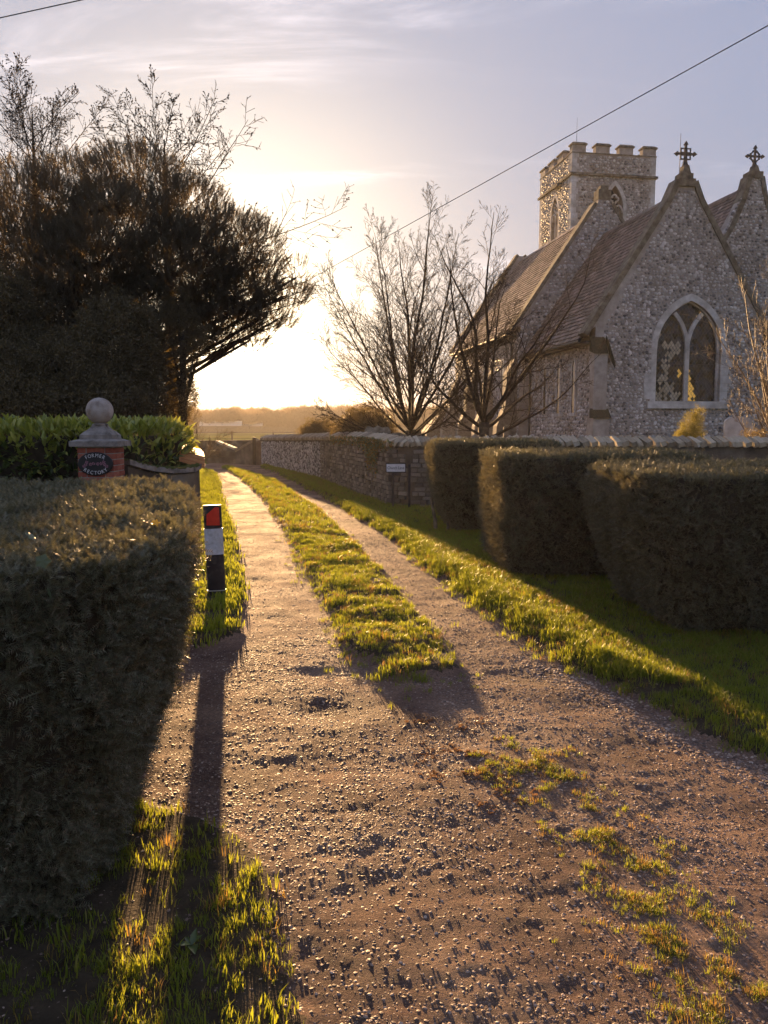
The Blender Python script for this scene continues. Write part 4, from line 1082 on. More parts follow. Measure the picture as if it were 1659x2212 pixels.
# ------------------------------------------------------------------ brick gate pier
PX, PY = -3.62, 10.1
pier = thing('gate_pier', 'brick gate pier with a stone cap, carved ball and oval house plaque', 'gate pier', (PX, PY, 0), R(2))
H_P = 1.372; hw = .225
mb = MB(); mb.box(-hw + .006, hw - .006, -hw + .006, hw - .006, 0, H_P - .002); core = mb.build('mortar_core', M['mortar'], pier)
bl_, bw_, bh = .2205, .105, .065
brk = MB().box(-bl_ / 2, bl_ / 2, -bw_ / 2, bw_ / 2, -bh / 2, bh / 2)
def bevelled(x, y, z, c):
    v = []; 
    import bmesh
    bm = bmesh.new(); bmesh.ops.create_cube(bm, size=1)
    for w in bm.verts: w.co = Vector((w.co.x * x, w.co.y * y, w.co.z * z))
    bmesh.ops.bevel(bm, geom=bm.edges[:], offset=c, segments=1, affect='EDGES')
    me = bpy.data.meshes.new('brick'); bm.to_mesh(me); bm.free(); me.materials.append(M['brick']); return me
brick_me = bevelled(bl_, bw_, bh, .004)
z = .010 + bh / 2; k = 0
while z < H_P - bh / 2 + .004:
    offs = [(-.1125, -hw + bw_ / 2), (.1125, -hw + bw_ / 2), (-.1125, hw - bw_ / 2), (.1125, hw - bw_ / 2)]
    sides = [(-hw + bw_ / 2, 0), (hw - bw_ / 2, 0)]
    for (x, y) in offs:
        j = random.uniform(-.002, .002)
        Mx = Matrix.Translation((x, y + j, z)) if k % 2 == 0 else Matrix.Translation((y + j, x, z)) @ Matrix.Rotation(R(90), 4, 'Z')
        link('brick', brick_me, pier, matrix=Mx @ Matrix.Rotation(random.gauss(0, .006), 4, 'Z'))
    for (x, y) in sides:
        Mx = Matrix.Translation((x, y, z)) @ Matrix.Rotation(R(90), 4, 'Z') if k % 2 == 0 else Matrix.Translation((y, x, z))
        link('brick', brick_me, pier, matrix=Mx)
    z += .0752; k += 1
mb = MB(); e_ = .30
mb.add([(-e_, -e_, H_P), (e_, -e_, H_P), (e_, e_, H_P), (-e_, e_, H_P), (-e_, -e_, H_P + .065), (e_, -e_, H_P + .065), (e_, e_, H_P + .065), (-e_, e_, H_P + .065), (-e_ + .12, -e_ + .12, H_P + .10), (e_ - .12, -e_ + .12, H_P + .10), (e_ - .12, e_ - .12, H_P + .10), (-e_ + .12, e_ - .12, H_P + .10)],
       [(0, 3, 2, 1), (0, 1, 5, 4), (1, 2, 6, 5), (2, 3, 7, 6), (3, 0, 4, 7), (4, 5, 9, 8), (5, 6, 10, 9), (6, 7, 11, 10), (7, 4, 8, 11), (8, 9, 10, 11)])
mb.build('cap_stone', M['capstone'], pier)
mb = MB(); z0 = H_P + .095; mb.box(-.20, .20, -.20, .20, z0 - .03, z0 + .05)
v = []; s_ = [(.195, .05), (.16, .085), (.115, .12), (.085, .155), (.075, .18)]
for (r0, za), (r1, zb) in zip(s_[:-1], s_[1:]):
    mb.add([(-r0, -r0, z0 + za), (r0, -r0, z0 + za), (r0, r0, z0 + za), (-r0, r0, z0 + za), (-r1, -r1, z0 + zb), (r1, -r1, z0 + zb), (r1, r1, z0 + zb), (-r1, r1, z0 + zb)], [(0, 1, 5, 4), (1, 2, 6, 5), (2, 3, 7, 6), (3, 0, 4, 7)])
mb.build('plinth', M['capstone'], pier)
mb = MB(); cz = z0 + .18; mb.lathe([(.0, 0), (.088, .0), (.10, .012), (.088, .024), (.0, .03)], (0, 0, cz - .012), 24)
mb.build('neck_ring', M['capstone'], pier, True)
mb = MB(); rb = .168; mb.lathe([(max(.001, rb * math.sin(t * math.pi / 24)), rb - rb * math.cos(t * math.pi / 24)) for t in range(25)], (0, 0, cz + .004), 40)
mb.build('stone_ball', M['ballstone'], pier, True)
# plaque
mb = MB(); za = 1.155; A_, B_ = .218, .148; N = 40; yf = -hw - .004
ring = lambda k_, y: [(k_ * A_ * math.cos(2 * math.pi * t / N), y, za + k_ * B_ * math.sin(2 * math.pi * t / N)) for t in range(N)]
r0, r1, r2 = ring(1, yf), ring(1, yf - .014), ring(.95, yf - .018)
mb.add(r0 + r1 + r2, [(t, (t + 1) % N, N + (t + 1) % N, N + t) for t in range(N)] + [(N + t, N + (t + 1) % N, 2 * N + (t + 1) % N, 2 * N + t) for t in range(N)] + [tuple(range(2 * N, 3 * N))])
pq = mb.build('house_plaque', M['plaqueblack'], pier)
def arc_text(word, size, a0, a1, ra, rz, flip, name):
    out = MB(); n = len(word)
    for i, ch in enumerate(word):
        me = letters(ch, size, None, None, None, None, .0015)
        xs_ = [v.co.x for v in me.vertices]; c_ = (min(xs_) + max(xs_)) / 2
        t = R(a0 + (a1 - a0) * i / (n - 1)); x, zz_ = ra * math.cos(t), rz * math.sin(t)
        tx, tz = -ra * math.sin(t), rz * math.cos(t)
        ang = math.atan2(tz, tx) + (0 if flip else math.pi)
        Mx = Matrix.Translation((x, yf - .0205, za + zz_)) @ Matrix.Rotation(-ang, 4, 'Y') @ Matrix.Rotation(R(90), 4, 'X') @ Matrix.Diagonal((.92, 1.08, 1, 1)) @ Matrix.Translation((-c_, -size * .35, 0))
        out.add([Mx @ v.co for v in me.vertices], [tuple(p.vertices) for p in me.polygons]); bpy.data.meshes.remove(me)
    return out.build(name, M['whitepaint'], pq)
arc_text('FORMER', .060, 130, 50, .168, .108, False, 'lettering')
arc_text('RECTORY', .060, 222, 318, .168, .110, True, 'lettering')
mb = MB(); rr = random.Random(4)           # spray of painted flowers across the middle
for (fx, fz) in ((-.14, -.028), (-.105, .022), (-.06, -.005), (.03, .0), (.07, .004), (.105, .026), (.14, -.03), (-.12, -.012), (.115, -.008), (-.02, .004)):
    for p5 in range(5):
        a = p5 * 1.257 + rr.random(); cx_, cz_ = fx + .013 * math.cos(a), fz + .013 * math.sin(a)
        mb.add([(cx_ + .009 * math.cos(b__), yf - .0192, za + cz_ + .009 * math.sin(b__)) for b__ in np.linspace(0, 5.2, 6)], [(0, 1, 2, 3, 4, 5)])
mb.build('painted_flowers', M['pinkpaint'], pq)

# ------------------------------------------------------------------ verge marker post
bp = on_ground(469, 1292)
post = thing('marker_post', 'black plastic verge marker with red and white reflector bands', 'marker post', tuple(bp), R(4))
post.rotation_euler = (R(-1.0), R(-1.9), R(6))
def oval(w, d, z, n=20): return [(w / 2 * math.copysign(abs(math.cos(t)) ** .75, math.cos(t)), d / 2 * math.copysign(abs(math.sin(t)) ** .75, math.sin(t)), z) for t in np.linspace(0, 2 * math.pi, n, endpoint=False)]
def oval_tube(mb, w, d, z0, z1, cap=True, n=20):
    a, b_ = oval(w, d, z0, n), oval(w, d, z1, n)
    mb.add(a + b_, [(k, (k + 1) % n, n + (k + 1) % n, n + k) for k in range(n)] + [tuple(range(n - 1, -1, -1)), tuple(range(n, 2 * n))]); return mb
mb = MB(); oval_tube(mb, .168, .085, -.15, .885); mb.build('post_body', M['blackplastic'], post, False)
mb = MB(); oval_tube(mb, .1745, .0915, .42, .665); mb.build('white_band', M['reflectwhite'], post, False)
mb = MB(); mb.add([(-.056, -.0445, .70), (.066, -.0415, .695), (.068, -.041, .862), (.03, -.0445, .868), (-.05, -.0445, .80), (-.056, -.0482, .70), (.066, -.0452, .695), (.068, -.0447, .862), (.03, -.0482, .868), (-.05, -.0482, .80)],
                  [(5, 6, 7, 8, 9), (0, 1, 6, 5), (1, 2, 7, 6), (2, 3, 8, 7), (3, 4, 9, 8), (4, 0, 5, 9)]); mb.build('red_reflector', M['reflectred'], post)
mb = MB(); mb.add([(.018 * math.cos(t) - .0, -.0432, .342 + .009 * math.sin(t)) for t in np.linspace(0, 6.28, 12, endpoint=False)], [tuple(range(12))]); mb.build('maker_mark', M['lead'], post)
mb = MB(); oval_tube(mb, .176, .092, .075, .082); mb.build('base_rim', M['reflectwhite'], post)

# ------------------------------------------------------------------ low garden wall with mossy coping and orange tiles
gw = thing('garden_wall', 'low rendered garden wall with mossy top and orange tiled coping', 'wall', (-3.35, 10.35, 0)); o4 = Vector((-3.35, 10.35, 0))
G = [(-3.38, 10.4, 1.12), (-3.20, 10.75, 1.02), (-2.98, 11.05, .97), (-2.72, 11.2, .98), (-2.66, 11.35, 1.02), (-2.79, 11.9, 1.14), (-3.10, 13.2, 1.16), (-3.8, 16.0, 1.14), (-4.9, 20.0, 1.1)]
G2 = G[4:]
wall_body(G[:5], .26, -1, o4).build('wall_core', M['oldwall'], gw)
wall_body([(x, y, h) for x, y, h in G2], .28, -1, o4).build('wall_core', M['oldwall'], gw)
mb = MB()
for a, b_ in zip(G[:4], G[1:5]):
    a3, b3 = Vector(a), Vector(b_); dd = (b3 - a3); q = Vector((dd.y, -dd.x, 0)).normalized()
    mb.poly([a3 - o4 + q * .04, b3 - o4 + q * .04, b3 - o4 - q * .30, a3 - o4 - q * .30], (0, 0, .07))
mc = mb.build('mossy_coping', M['capstone'], gw)
L = path_len(G2); s = .02; k = 0
tl_me = MB().add([(-.02, -.5, -.01), (.33, -.5, .10), (.33, .5, .10), (-.02, .5, -.01), (-.03, -.46, .03), (.33, -.46, .135), (.33, .46, .135), (-.03, .46, .03)], [(0, 3, 2, 1), (4, 5, 6, 7), (0, 1, 5, 4), (1, 2, 6, 5), (2, 3, 7, 6), (3, 0, 4, 7)]).mesh('coping_tile', [M['orange_tile']])
while s < L - .05:
    p, d = path_at(G2, s); across = Vector((-d.y, d.x, 0)); w = .10
    Mx = Matrix.Translation(Vector((p.x, p.y, p.z + .005)) - o4 - across * .05) @ Matrix.Rotation(math.atan2(across.y, across.x) + random.gauss(0, .05), 4, 'Z') @ Matrix.Diagonal((1, w, 1, 1))
    link('coping_tile', tl_me, gw, matrix=Mx); s += w * 1.08; k += 1
# moss cushions
mo = proto(MB().add(*lump(77, (1, 1, .45), 1, .2)), 'moss_cushion', M['moss'])
pts = []
for _ in range(420):
    i = random.randrange(4); t = random.random(); a, b_ = Vector(G[i]), Vector(G[i + 1]); p = a.lerp(b_, t); dd = (b_ - a); q = Vector((dd.y, -dd.x, 0)).normalized(); p = p - q * random.uniform(-.03, .26); p.z += .068; pts.append(tuple(p - o4))
scatter('moss', np.array(pts), np.stack([np.zeros(len(pts))] * 2 + [RNG.uniform(0, 6, len(pts))], 1), RNG.uniform(.012, .05, len(pts)), [mo], parent=mc)
# ------------------------------------------------------------------ clipped hedges: a dark core and sprays of leaf
def yew_spray(seed, mat, n=9, l=.065, nl=.017, w=.0035, up=.25):
    rr = random.Random(seed); mb = MB()
    for s in range(4):
        az = rr.uniform(0, 6.28); el = rr.uniform(.35, 1.3); d = Vector((math.cos(az) * math.cos(el), math.sin(az) * math.cos(el), math.sin(el)))
        side = d.cross(Vector((0, 0, 1))).normalized(); nrm = side.cross(d); L = l * rr.uniform(.7, 1.15); bend = rr.uniform(-.3, .3)
        p0 = Vector((rr.uniform(-.01, .01), rr.uniform(-.01, .01), -.02))
        mb.add([p0 - side * .0015, p0 + side * .0015, p0 + d * L + nrm * L * bend], [(0, 1, 2)])
        for k in range(1, n + 1):
            t = k / n; p = p0 + d * L * t + nrm * (L * bend * t * t)
            for sg in (-1, 1):
                q = (side * sg * .85 + d * .5 + nrm * rr.uniform(-.2, .35)).normalized(); ln = nl * (1.15 - .55 * t) * rr.uniform(.8, 1.2)
                mb.add([p - d * w * .5, p + q * ln, p + d * w * .5], [(0, 1, 2)])
    return proto(mb, 'spray', mat)
yews = [yew_spray(s, M['yew']) for s in (1, 2, 3)]
yewt = [yew_spray(s + 10, M['yewtop'], l=.05) for s in (1, 2)]
def shell(plan, prof, z_top, wob=.03, seed=1, nz=14, ntop=8):
    """closed clipped shape from a plan outline (list of x, y) and a profile [(z, shrink in m)]"""
    P = np.array(plan); n = len(P); c = P.mean(0); V = []; zs = np.linspace(0.0, z_top, nz)
    d = np.roll(P, -1, 0) - np.roll(P, 1, 0); nrm = np.stack([d[:, 1], -d[:, 0]], 1); nrm /= np.linalg.norm(nrm, axis=1, keepdims=True)
    sh = np.interp(zs, [p[0] for p in prof], [p[1] for p in prof])
    for j, z in enumerate(zs):
        wv = wob * fbm(P[:, 0] * 2.3 + z * 1.7, P[:, 1] * 2.3 + z * 2.9, seed)
        Q = P - nrm * (sh[j] - wv)[:, None]; V.append(np.column_stack([Q, np.full(n, z)]))
    top = V[-1]
    for k in range(1, ntop + 1):
        t = k / ntop; Q = top[:, :2] * (1 - t) + c * t; z = z_top + .02 + wob * .8 * fbm(Q[:, 0] * 3, Q[:, 1] * 3, seed + 5); V.append(np.column_stack([Q, z]))
    V = np.concatenate(V); m = nz + ntop; F = []
    for j in range(m - 1):
        i = np.arange(n); i2 = (i + 1) % n; F.append(np.stack([j * n + i, j * n + i2, (j + 1) * n + i2, (j + 1) * n + i], 1))
    return V, np.concatenate(F)
def surf_points(V, F, dens):
    a, b_, c_, d_ = (V[F[:, k]] for k in range(4)); N = np.cross(c_ - a, d_ - b_); A = np.linalg.norm(N, axis=1) / 2
    N = N / np.maximum(np.linalg.norm(N, axis=1, keepdims=True), 1e-9); cen = (a + b_ + c_ + d_) / 4
    n = RNG.poisson(A * dens(cen, N)); idx = np.repeat(np.arange(len(F)), n); u, v = RNG.random(len(idx)), RNG.random(len(idx))
    p = (a[idx] * ((1 - u) * (1 - v))[:, None] + b_[idx] * (u * (1 - v))[:, None] + c_[idx] * (u * v)[:, None] + d_[idx] * ((1 - u) * v)[:, None])
    return p, N[idx]
def rounded(x0, x1, y0, y1, r, n=6, dense=.16):
    pts = []
    for cx_, cy_, a0 in ((x1 - r, y0 + r, -90), (x1 - r, y1 - r, 0), (x0 + r, y1 - r, 90), (x0 + r, y0 + r, 180)):
        for k in range(n + 1): a = R(a0 + 90 * k / n); pts.append((cx_ + r * math.cos(a), cy_ + r * math.sin(a)))
    out = []
    for p, q in zip(pts, pts[1:] + pts[:1]):
        L = math.hypot(q[0] - p[0], q[1] - p[1]); m = max(1, int(L / dense))
        for k in range(m): out.append((p[0] + (q[0] - p[0]) * k / m, p[1] + (q[1] - p[1]) * k / m))
    return out
def hedge(name, label, plan, prof, ztop, seed, d_side, d_top, scale, group=None, wob=.03, cat='hedge'):
    V, F = shell(plan, prof, ztop, wob, seed); c = V.mean(0) * np.array([1, 1, 0]); V = V - c
    t = thing(name, label, cat, tuple(c), 0, group)
    Vc = V.copy(); cc = np.array([0, 0, 0]); 
    rad = np.linalg.norm(V[:, :2], axis=1, keepdims=True); Vc[:, :2] -= V[:, :2] / np.maximum(rad, 1e-6) * .05; Vc[:, 2] = np.minimum(Vc[:, 2], ztop - .03)
    np_mesh('branch_core', Vc, F, M['yewcore'], True, t)
    def dens(cen, N):
        w = cen + c; dist = np.hypot(w[:, 0], w[:, 1]); see = ((-(N[:, 0] * w[:, 0] + N[:, 1] * w[:, 1]) / np.maximum(dist, .1)) > -.25) | (N[:, 2] > .5)
        return np.where(N[:, 2] > .6, d_top, d_side * see + 60)
    p, N = surf_points(V, F, dens)
    tuft_ = fbm(p[:, 0] * 7 + p[:, 2] * 4, p[:, 1] * 7 + p[:, 2] * 5, seed + 9, 3)
    p = p + N * (RNG.uniform(-.06, .0, len(p)) + .05 * tuft_)[:, None]
    istop = (N[:, 2] > .6) | (p[:, 2] > ztop - .045)
    D = N * .8 + np.array([0, 0, .55]) + RNG.normal(0, .42, N.shape); D[istop] = np.array([0, 0, 1.0]) + RNG.normal(0, .35, (istop.sum(), 3))
    e = basis_euler(D, RNG.uniform(0, 6.28, len(p)))
    s = scale * RNG.uniform(.7, 1.25, len(p)); s[istop] *= .8
    idx = np.where(istop & (RNG.random(len(p)) < .85), 3 + RNG.integers(0, 2, len(p)), RNG.integers(0, 3, len(p)))
    scatter('foliage', p, e, s, yews + yewt, parent=t, idx=idx)
    return t
# the near left hedge
lp = [(x + .05, y) for x, y in [(-.80, 2.45), (-.76, 2.75), (-.86, 3.2), (-1.02, 3.9), (-1.18, 4.6), (-1.35, 5.3), (-1.43, 5.55), (-1.55, 5.72), (-2.4, 5.75), (-3.6, 5.7), (-5.2, 5.6), (-5.3, 5.2), (-5.2, 3.2), (-5.0, 2.2), (-3.4, 2.12), (-2.0, 2.08), (-1.2, 2.1), (-.85, 2.2)]]
def dense_ring(pts, d=.09):
    out = []
    for p, q in zip(pts, pts[1:] + pts[:1]):
        L = math.hypot(q[0] - p[0], q[1] - p[1]); m = max(1, int(L / d))
        for k in range(m): out.append((p[0] + (q[0] - p[0]) * k / m, p[1] + (q[1] - p[1]) * k / m))
    return out
def smooth(pts, it=2):
    for _ in range(it): pts = [((a[0] * .25 + b_[0] * .5 + c_[0] * .25), (a[1] * .25 + b_[1] * .5 + c_[1] * .25)) for a, b_, c_ in zip(pts[-1:] + pts[:-1], pts, pts[1:] + pts[:1])]
    return pts
lh = hedge('clipped_yew_hedge', 'big square clipped hedge filling the left foreground', smooth(dense_ring(lp), 4), [(0, .30), (.3, .20), (.7, .05), (1.1, .0), (1.20, .03)], 1.21, 3, 1900, 1800, 1.02, wob=.045)
# three clipped yew blocks on the right
YG = 'clipped yew blocks in a row on the right'
hedge('clipped_yew', 'nearest and largest of the three clipped yew blocks', rounded(1.86, 5.1, 5.50, 7.7, .5), [(0, .40), (.25, .22), (.7, .06), (1.1, 0), (1.26, .03)], 1.27, 11, 1500, 1500, 1.0, YG, wob=.02)
hedge('clipped_yew', 'middle block of the three clipped yews', rounded(1.19, 3.45, 8.0, 10.2, .32), [(0, .16), (.2, .05), (.7, .02), (1.15, 0), (1.31, .03)], 1.32, 12, 1100, 1200, 1.15, YG, wob=.02)
hedge('clipped_yew', 'farthest clipped yew block, touching the churchyard wall corner sign side', rounded(.72, 2.65, 11.4, 13.5, .45), [(0, .35), (.3, .18), (.7, .04), (1.2, 0), (1.38, .03)], 1.39, 13, 900, 1000, 1.3, YG, wob=.02)
for o in list(COL.objects):
    if o.get('label', '').startswith('farthest clipped yew block'):
        o['label'] = 'farthest clipped yew block, right of the street name sign'
        mb = MB()      # its bare stem on the sunny corner
        base = o.location
        for (x, y, dx, dy, h, r) in ((.80, 11.9, -.08, .1, .55, .035), (.95, 11.8, .12, .1, .5, .03), (1.05, 12.1, .05, -.1, .5, .04)):
            mb.tube([(x - base.x, y - base.y, -.05), (x + dx * .3 - base.x, y + dy * .3 - base.y, h * .4), (x + dx - base.x, y + dy - base.y, h)], [r, r * .8, r * .6], 7)
        mb.build('stem', M['palebark'], o)
# ------------------------------------------------------------------ laurel hedge behind the pier
def laurel_leaf(l, w):
    v = []; f = []
    n = 5
    for k in range(n + 1):
        t = k / n; ww = w * math.sin(math.pi * min(.98, max(.04, t)) ** .85) * .5; z = -.28 * l * t * t
        v += [(-ww, l * t, z + ww * .35), (0, l * t, z), (ww, l * t, z + ww * .35)]
    for k in range(n):
        a = 3 * k; f += [(a, a + 1, a + 4, a + 3), (a + 1, a + 2, a + 5, a + 4)]
    return v, f
lau = thing('laurel_hedge', 'glossy large leaved laurel hedge behind the brick gate pier', 'hedge', (-5.2, 11.8, 0)); c = np.array([-5.2, 11.8, 0])
plan = smooth(dense_ring([(-3.0, 11.35), (-2.92, 11.9), (-3.3, 12.9), (-5, 12.9), (-7.6, 12.8), (-7.6, 11.4), (-6.2, 10.9), (-4.6, 10.95), (-3.9, 10.95), (-3.3, 11.05)], .1), 4)
V, F = shell(plan, [(0, .2), (.8, 0), (1.45, 0), (1.58, .12)], 1.58, .16, 31); V = V - c
Vc = V.copy(); rad = np.linalg.norm(V[:, :2], axis=1, keepdims=True); Vc[:, :2] -= V[:, :2] / np.maximum(rad, 1e-6) * .10; Vc[:, 2] = np.minimum(Vc[:, 2], 1.48)
np_mesh('branch_core', Vc, F, M['yewcore'], True, lau)
lv, lfc = laurel_leaf(.15, .055)
pl1 = proto(MB().add(lv, lfc), 'leaf', M['laurel'], True); pl2 = proto(MB().add(lv, lfc), 'dark_leaf', M['laureldark'], True)
p, N = surf_points(V, F, lambda cen, N: np.where((N[:, 1] < .3) | (N[:, 2] > .5), 330, 40))
p = p + N * RNG.uniform(-.06, .05, len(p))[:, None]
up = sstep(1.0, 1.5, p[:, 2] + .2 * fbm(p[:, 0] * 3, p[:, 2] * 3, 3))  # higher leaves get the brighter material, painting in light on the hedge top
D = N * .6 + np.array([0, 0, .9]) * (.2 + .8 * up)[:, None] + RNG.normal(0, .45, N.shape)
# the leaf runs along its local y: turn local z to the leaf's face, y roughly along D
def leaf_euler(D):
    D = D / np.linalg.norm(D, axis=1, keepdims=True); side = np.cross(D, RNG.normal(0, 1, D.shape) * .5 + np.array([0, 0, 1.0])); side /= np.linalg.norm(side, axis=1, keepdims=True); Z = np.cross(side, D)
    ry = np.arcsin(np.clip(-side[:, 2], -1, 1)); rx = np.arctan2(D[:, 2], Z[:, 2]); rz = np.arctan2(side[:, 1], side[:, 0]); return np.stack([rx, ry, rz], 1)
e = leaf_euler(D); s = RNG.uniform(.7, 1.2, len(p))
order = np.argsort(-(p[:, 2] * 2 + (p[:, 1] < -.5) * .8 + RNG.uniform(0, .8, len(p))))
single = order[:300]; rest = order[300:]
for i in single:
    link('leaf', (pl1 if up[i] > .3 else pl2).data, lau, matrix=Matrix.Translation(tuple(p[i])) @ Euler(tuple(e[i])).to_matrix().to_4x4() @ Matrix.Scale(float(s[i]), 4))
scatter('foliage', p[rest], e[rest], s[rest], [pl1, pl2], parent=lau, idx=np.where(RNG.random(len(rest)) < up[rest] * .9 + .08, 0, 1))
# fallen leaf and ivy on the near hedge
def star_leaf(r, n=5, dip=.45):
    v = [(0, 0, 0)]; 
    for k in range(2 * n): a = math.pi * k / n; q = r if k % 2 == 0 else r * dip; v.append((q * math.cos(a), q * math.sin(a), -.12 * r * (k % 2 == 0)))
    return v, [(0, k + 1, (k + 1) % (2 * n) + 1) for k in range(2 * n)]
def leaf_at(name, label, cat, x, y, Y, r, mat, tilt, parent=None, dip=.5):
    q = at_depth(x, y, Y); mb = MB().add(*star_leaf(r, 5, dip)); v, f = star_leaf(r, 5, dip); mb.add([(a, b_, c_ - .0012) for a, b_, c_ in v], [tuple(reversed(t)) for t in f])
    o = mb.build(name, M[mat]); o.location = q; o.rotation_euler = tilt
    return tag(o, label, cat)
leaf_at('fallen_leaf', 'small yellow fallen leaf on the front edge of the left hedge', 'leaf', 337, 1129, 2.95, .018, 'yellowleaf', (R(50), 0, .4))
leaf_at('ivy_leaf', 'pale ivy leaf growing out of the left hedge, below the top edge', 'leaf', 92, 1212, 2.10, .022, 'ivy', (R(75), 0, .2), dip=.72)
leaf_at('ivy_leaf', 'grey curled ivy leaf on the top edge of the left hedge', 'leaf', 68, 1158, 2.10, .018, 'ivy', (R(40), .3, 1.2), dip=.72)
leaf_at('ivy_leaf', 'lowest pale ivy leaf on the front of the left hedge', 'leaf', 108, 1282, 2.10, .016, 'ivy', (R(80), .2, 2.2), dip=.72)
mb = MB(); mb.tube([(-.06, 0, 0), (-.02, .01, .012), (.03, 0, .006), (.07, -.02, .02)], [.0025, .0025, .002, .001], 5)
tw = mb.build('dry_twig', M['palebark']); tw.location = at_depth(330, 1068, 4.6) + Vector((0, 0, .02)); tag(tw, 'pale dry twig lying on top of the left hedge', 'twig')
# dock plant on the verge in the left foreground
dk = thing('dock_plant', 'broad leaved weed in the grass at the lower left', 'plant', tuple(on_ground(415, 2050)))
for k, (a, l, el) in enumerate(((-1.2, .085, .5), (.5, .05, .9), (2.4, .05, .5), (3.3, .06, .4), (-2.4, .05, .7), (1.4, .06, 1.0))):
    v, f = laurel_leaf(l * .8, l * .36); mb = MB().add(v, f); o = mb.build('leaf', M['laureldark'], dk, True); o.rotation_euler = (el, 0, a - 1.57); o.location = (0, 0, .012)
# ------------------------------------------------------------------ bare trees
class Tree:
    def __init__(s, seed): s.r = random.Random(seed); s.parts = {3: MB(), 4: MB(), 6: MB()}; s.tips = []; s.nodes = []
    def branch(s, p, d, L, r0, lvl, spec):
        """spec[lvl] = dict(seg, curve, up, kids, kl, ka, kstart)"""
        q = spec[lvl]; rr = s.r; seg = q['seg']; pts = [p.copy()]; rad = [r0]; d = d.normalized(); dirs = [d.copy()]
        endr = max(q.get('tip', .25) * r0, spec['min'])
        for k in range(seg):
            w = Vector((rr.gauss(0, 1), rr.gauss(0, 1), rr.gauss(0, 1))) * q['curve']
            d = (d + w + Vector((0, 0, q['up']))).normalized(); p = p + d * (L / seg); pts.append(p.copy()); dirs.append(d.copy())
            rad.append(r0 + (endr - r0) * ((k + 1) / seg))
        n = 6 if r0 > .03 else (4 if r0 > .008 else 3)
        s.parts[n].tube(pts, rad, n, 0)
        if lvl + 1 not in spec: s.tips += list(zip(pts[1:], dirs[1:])); return
        kids = q['kids']; kids = int(kids * rr.uniform(.8, 1.2) + .5)
        for k in range(kids):
            t = q['kstart'] + (1 - q['kstart']) * ((k + rr.random()) / kids); t = min(t, .99)
            i = min(int(t * seg), seg - 1); f = t * seg - i; pp = pts[i].lerp(pts[i + 1], f); dd = dirs[i + 1]
            a = dd.cross(Vector((rr.gauss(0, 1), rr.gauss(0, 1), rr.gauss(0, 1)))).normalized()
            if q.get('flat'): a = (a * .4 + dd.cross(Vector((0, 0, 1))).normalized() * rr.choice((-1, 1))).normalized()
            ang = R(q['ka'] * rr.uniform(.7, 1.3)); nd = (dd * math.cos(ang) + a * math.sin(ang)).normalized()
            kl = L * q['kl'] * (1.15 - .75 * t) * rr.uniform(.7, 1.25); kr = max((rad[i] + (rad[i + 1] - rad[i]) * f) * q.get('kr', .6), spec['min'])
            s.branch(pp, nd, kl, kr, lvl + 1, spec)
    def build(s, name, label, cat, base, mats, group=None, crown='crown'):
        t = thing(name, label, cat, tuple(base), 0, group)
        if s.parts[6].v: s.parts[6].build('trunk', mats[0], t, True)
        mb = MB()
        for k in (4, 3):
            if s.parts[k].v: mb.add(s.parts[k].v, s.parts[k].f)
        mb.build(crown, mats[1], t, True); return t
# main bare tree by the wall
def fan_tree(seed, base, limbs, trunk_h, trunk_r, spec, leanfn=None):
    t = Tree(seed); rr = t.r
    top = Vector((rr.uniform(-.05, .05), 0, trunk_h))
    t.parts[6].tube([Vector((0, 0, -.1)), Vector((0, 0, .15)), top * .6, top], [trunk_r * 1.5, trunk_r * 1.1, trunk_r, trunk_r * .95], 8)
    for (az, el, L, r, h) in limbs:
        d = Vector((math.cos(R(az)) * math.cos(R(el)), math.sin(R(az)) * math.cos(R(el)), math.sin(R(el))))
        t.branch(top * h, d, L, r, 0, spec)
    return t
SPEC = {0: dict(seg=12, curve=.048, up=.024, kids=22, kl=.34, ka=34, kstart=.10, kr=.38, tip=.12), 1: dict(seg=7, curve=.05, up=.03, kids=10, kl=.40, ka=36, kstart=.15, kr=.6, tip=.3),
      2: dict(seg=4, curve=.07, up=.03, kids=4, kl=.5, ka=35, kstart=.2, kr=.7, tip=.5), 3: dict(seg=3, curve=.12, up=.03), 'min': .0032}
limbs = [(170, 34, 3.5, .030, .9), (185, 48, 4.1, .036, 1.0), (160, 60, 4.6, .04, 1.0), (200, 70, 4.9, .044, 1.0), (95, 78, 5.2, .060, 1.0), (250, 84, 5.5, .06, 1.0), (20, 70, 5.2, .05, 1.0), (-15, 56, 4.8, .045, 1.0),
         (10, 42, 4.2, .04, .9), (-30, 30, 3.3, .032, .9), (270, 50, 4.2, .04, .9), (90, 48, 4.4, .04, .95), (0, 18, 2.5, .03, .85), (180, 15, 2.6, .03, .8), (50, 62, 4.8, .045, 1.0), (225, 56, 4.6, .04, 1.0)]
t = fan_tree(4, None, limbs, 1.55, .115, SPEC)
bp_ = at_depth(889, 945, 20.0)
t.build('bare_tree', 'leafless many limbed tree standing behind the curving churchyard wall', 'tree', (bp_.x, 20.0, 0), (M['bark'], M['bark']), 'leafless trees in the churchyard')
limbs = [(165, 35, 3.2, .05, .9), (150, 60, 4.3, .055, 1.0), (200, 72, 4.8, .055, 1.0), (60, 80, 5.0, .06, 1.0), (10, 64, 4.7, .055, 1.0), (-20, 48, 3.6, .05, .95), (20, 30, 3.4, .045, .9), (275, 60, 3.6, .04, .9), (100, 50, 3.6, .04, 1.0), (-5, 22, 3.4, .04, .75), (185, 22, 2.6, .035, .8)]
SPEC2 = dict(SPEC); SPEC2[0] = dict(SPEC[0], curve=.10, kids=13, ka=42, up=.03); SPEC2[1] = dict(SPEC[1], kids=7, curve=.1)
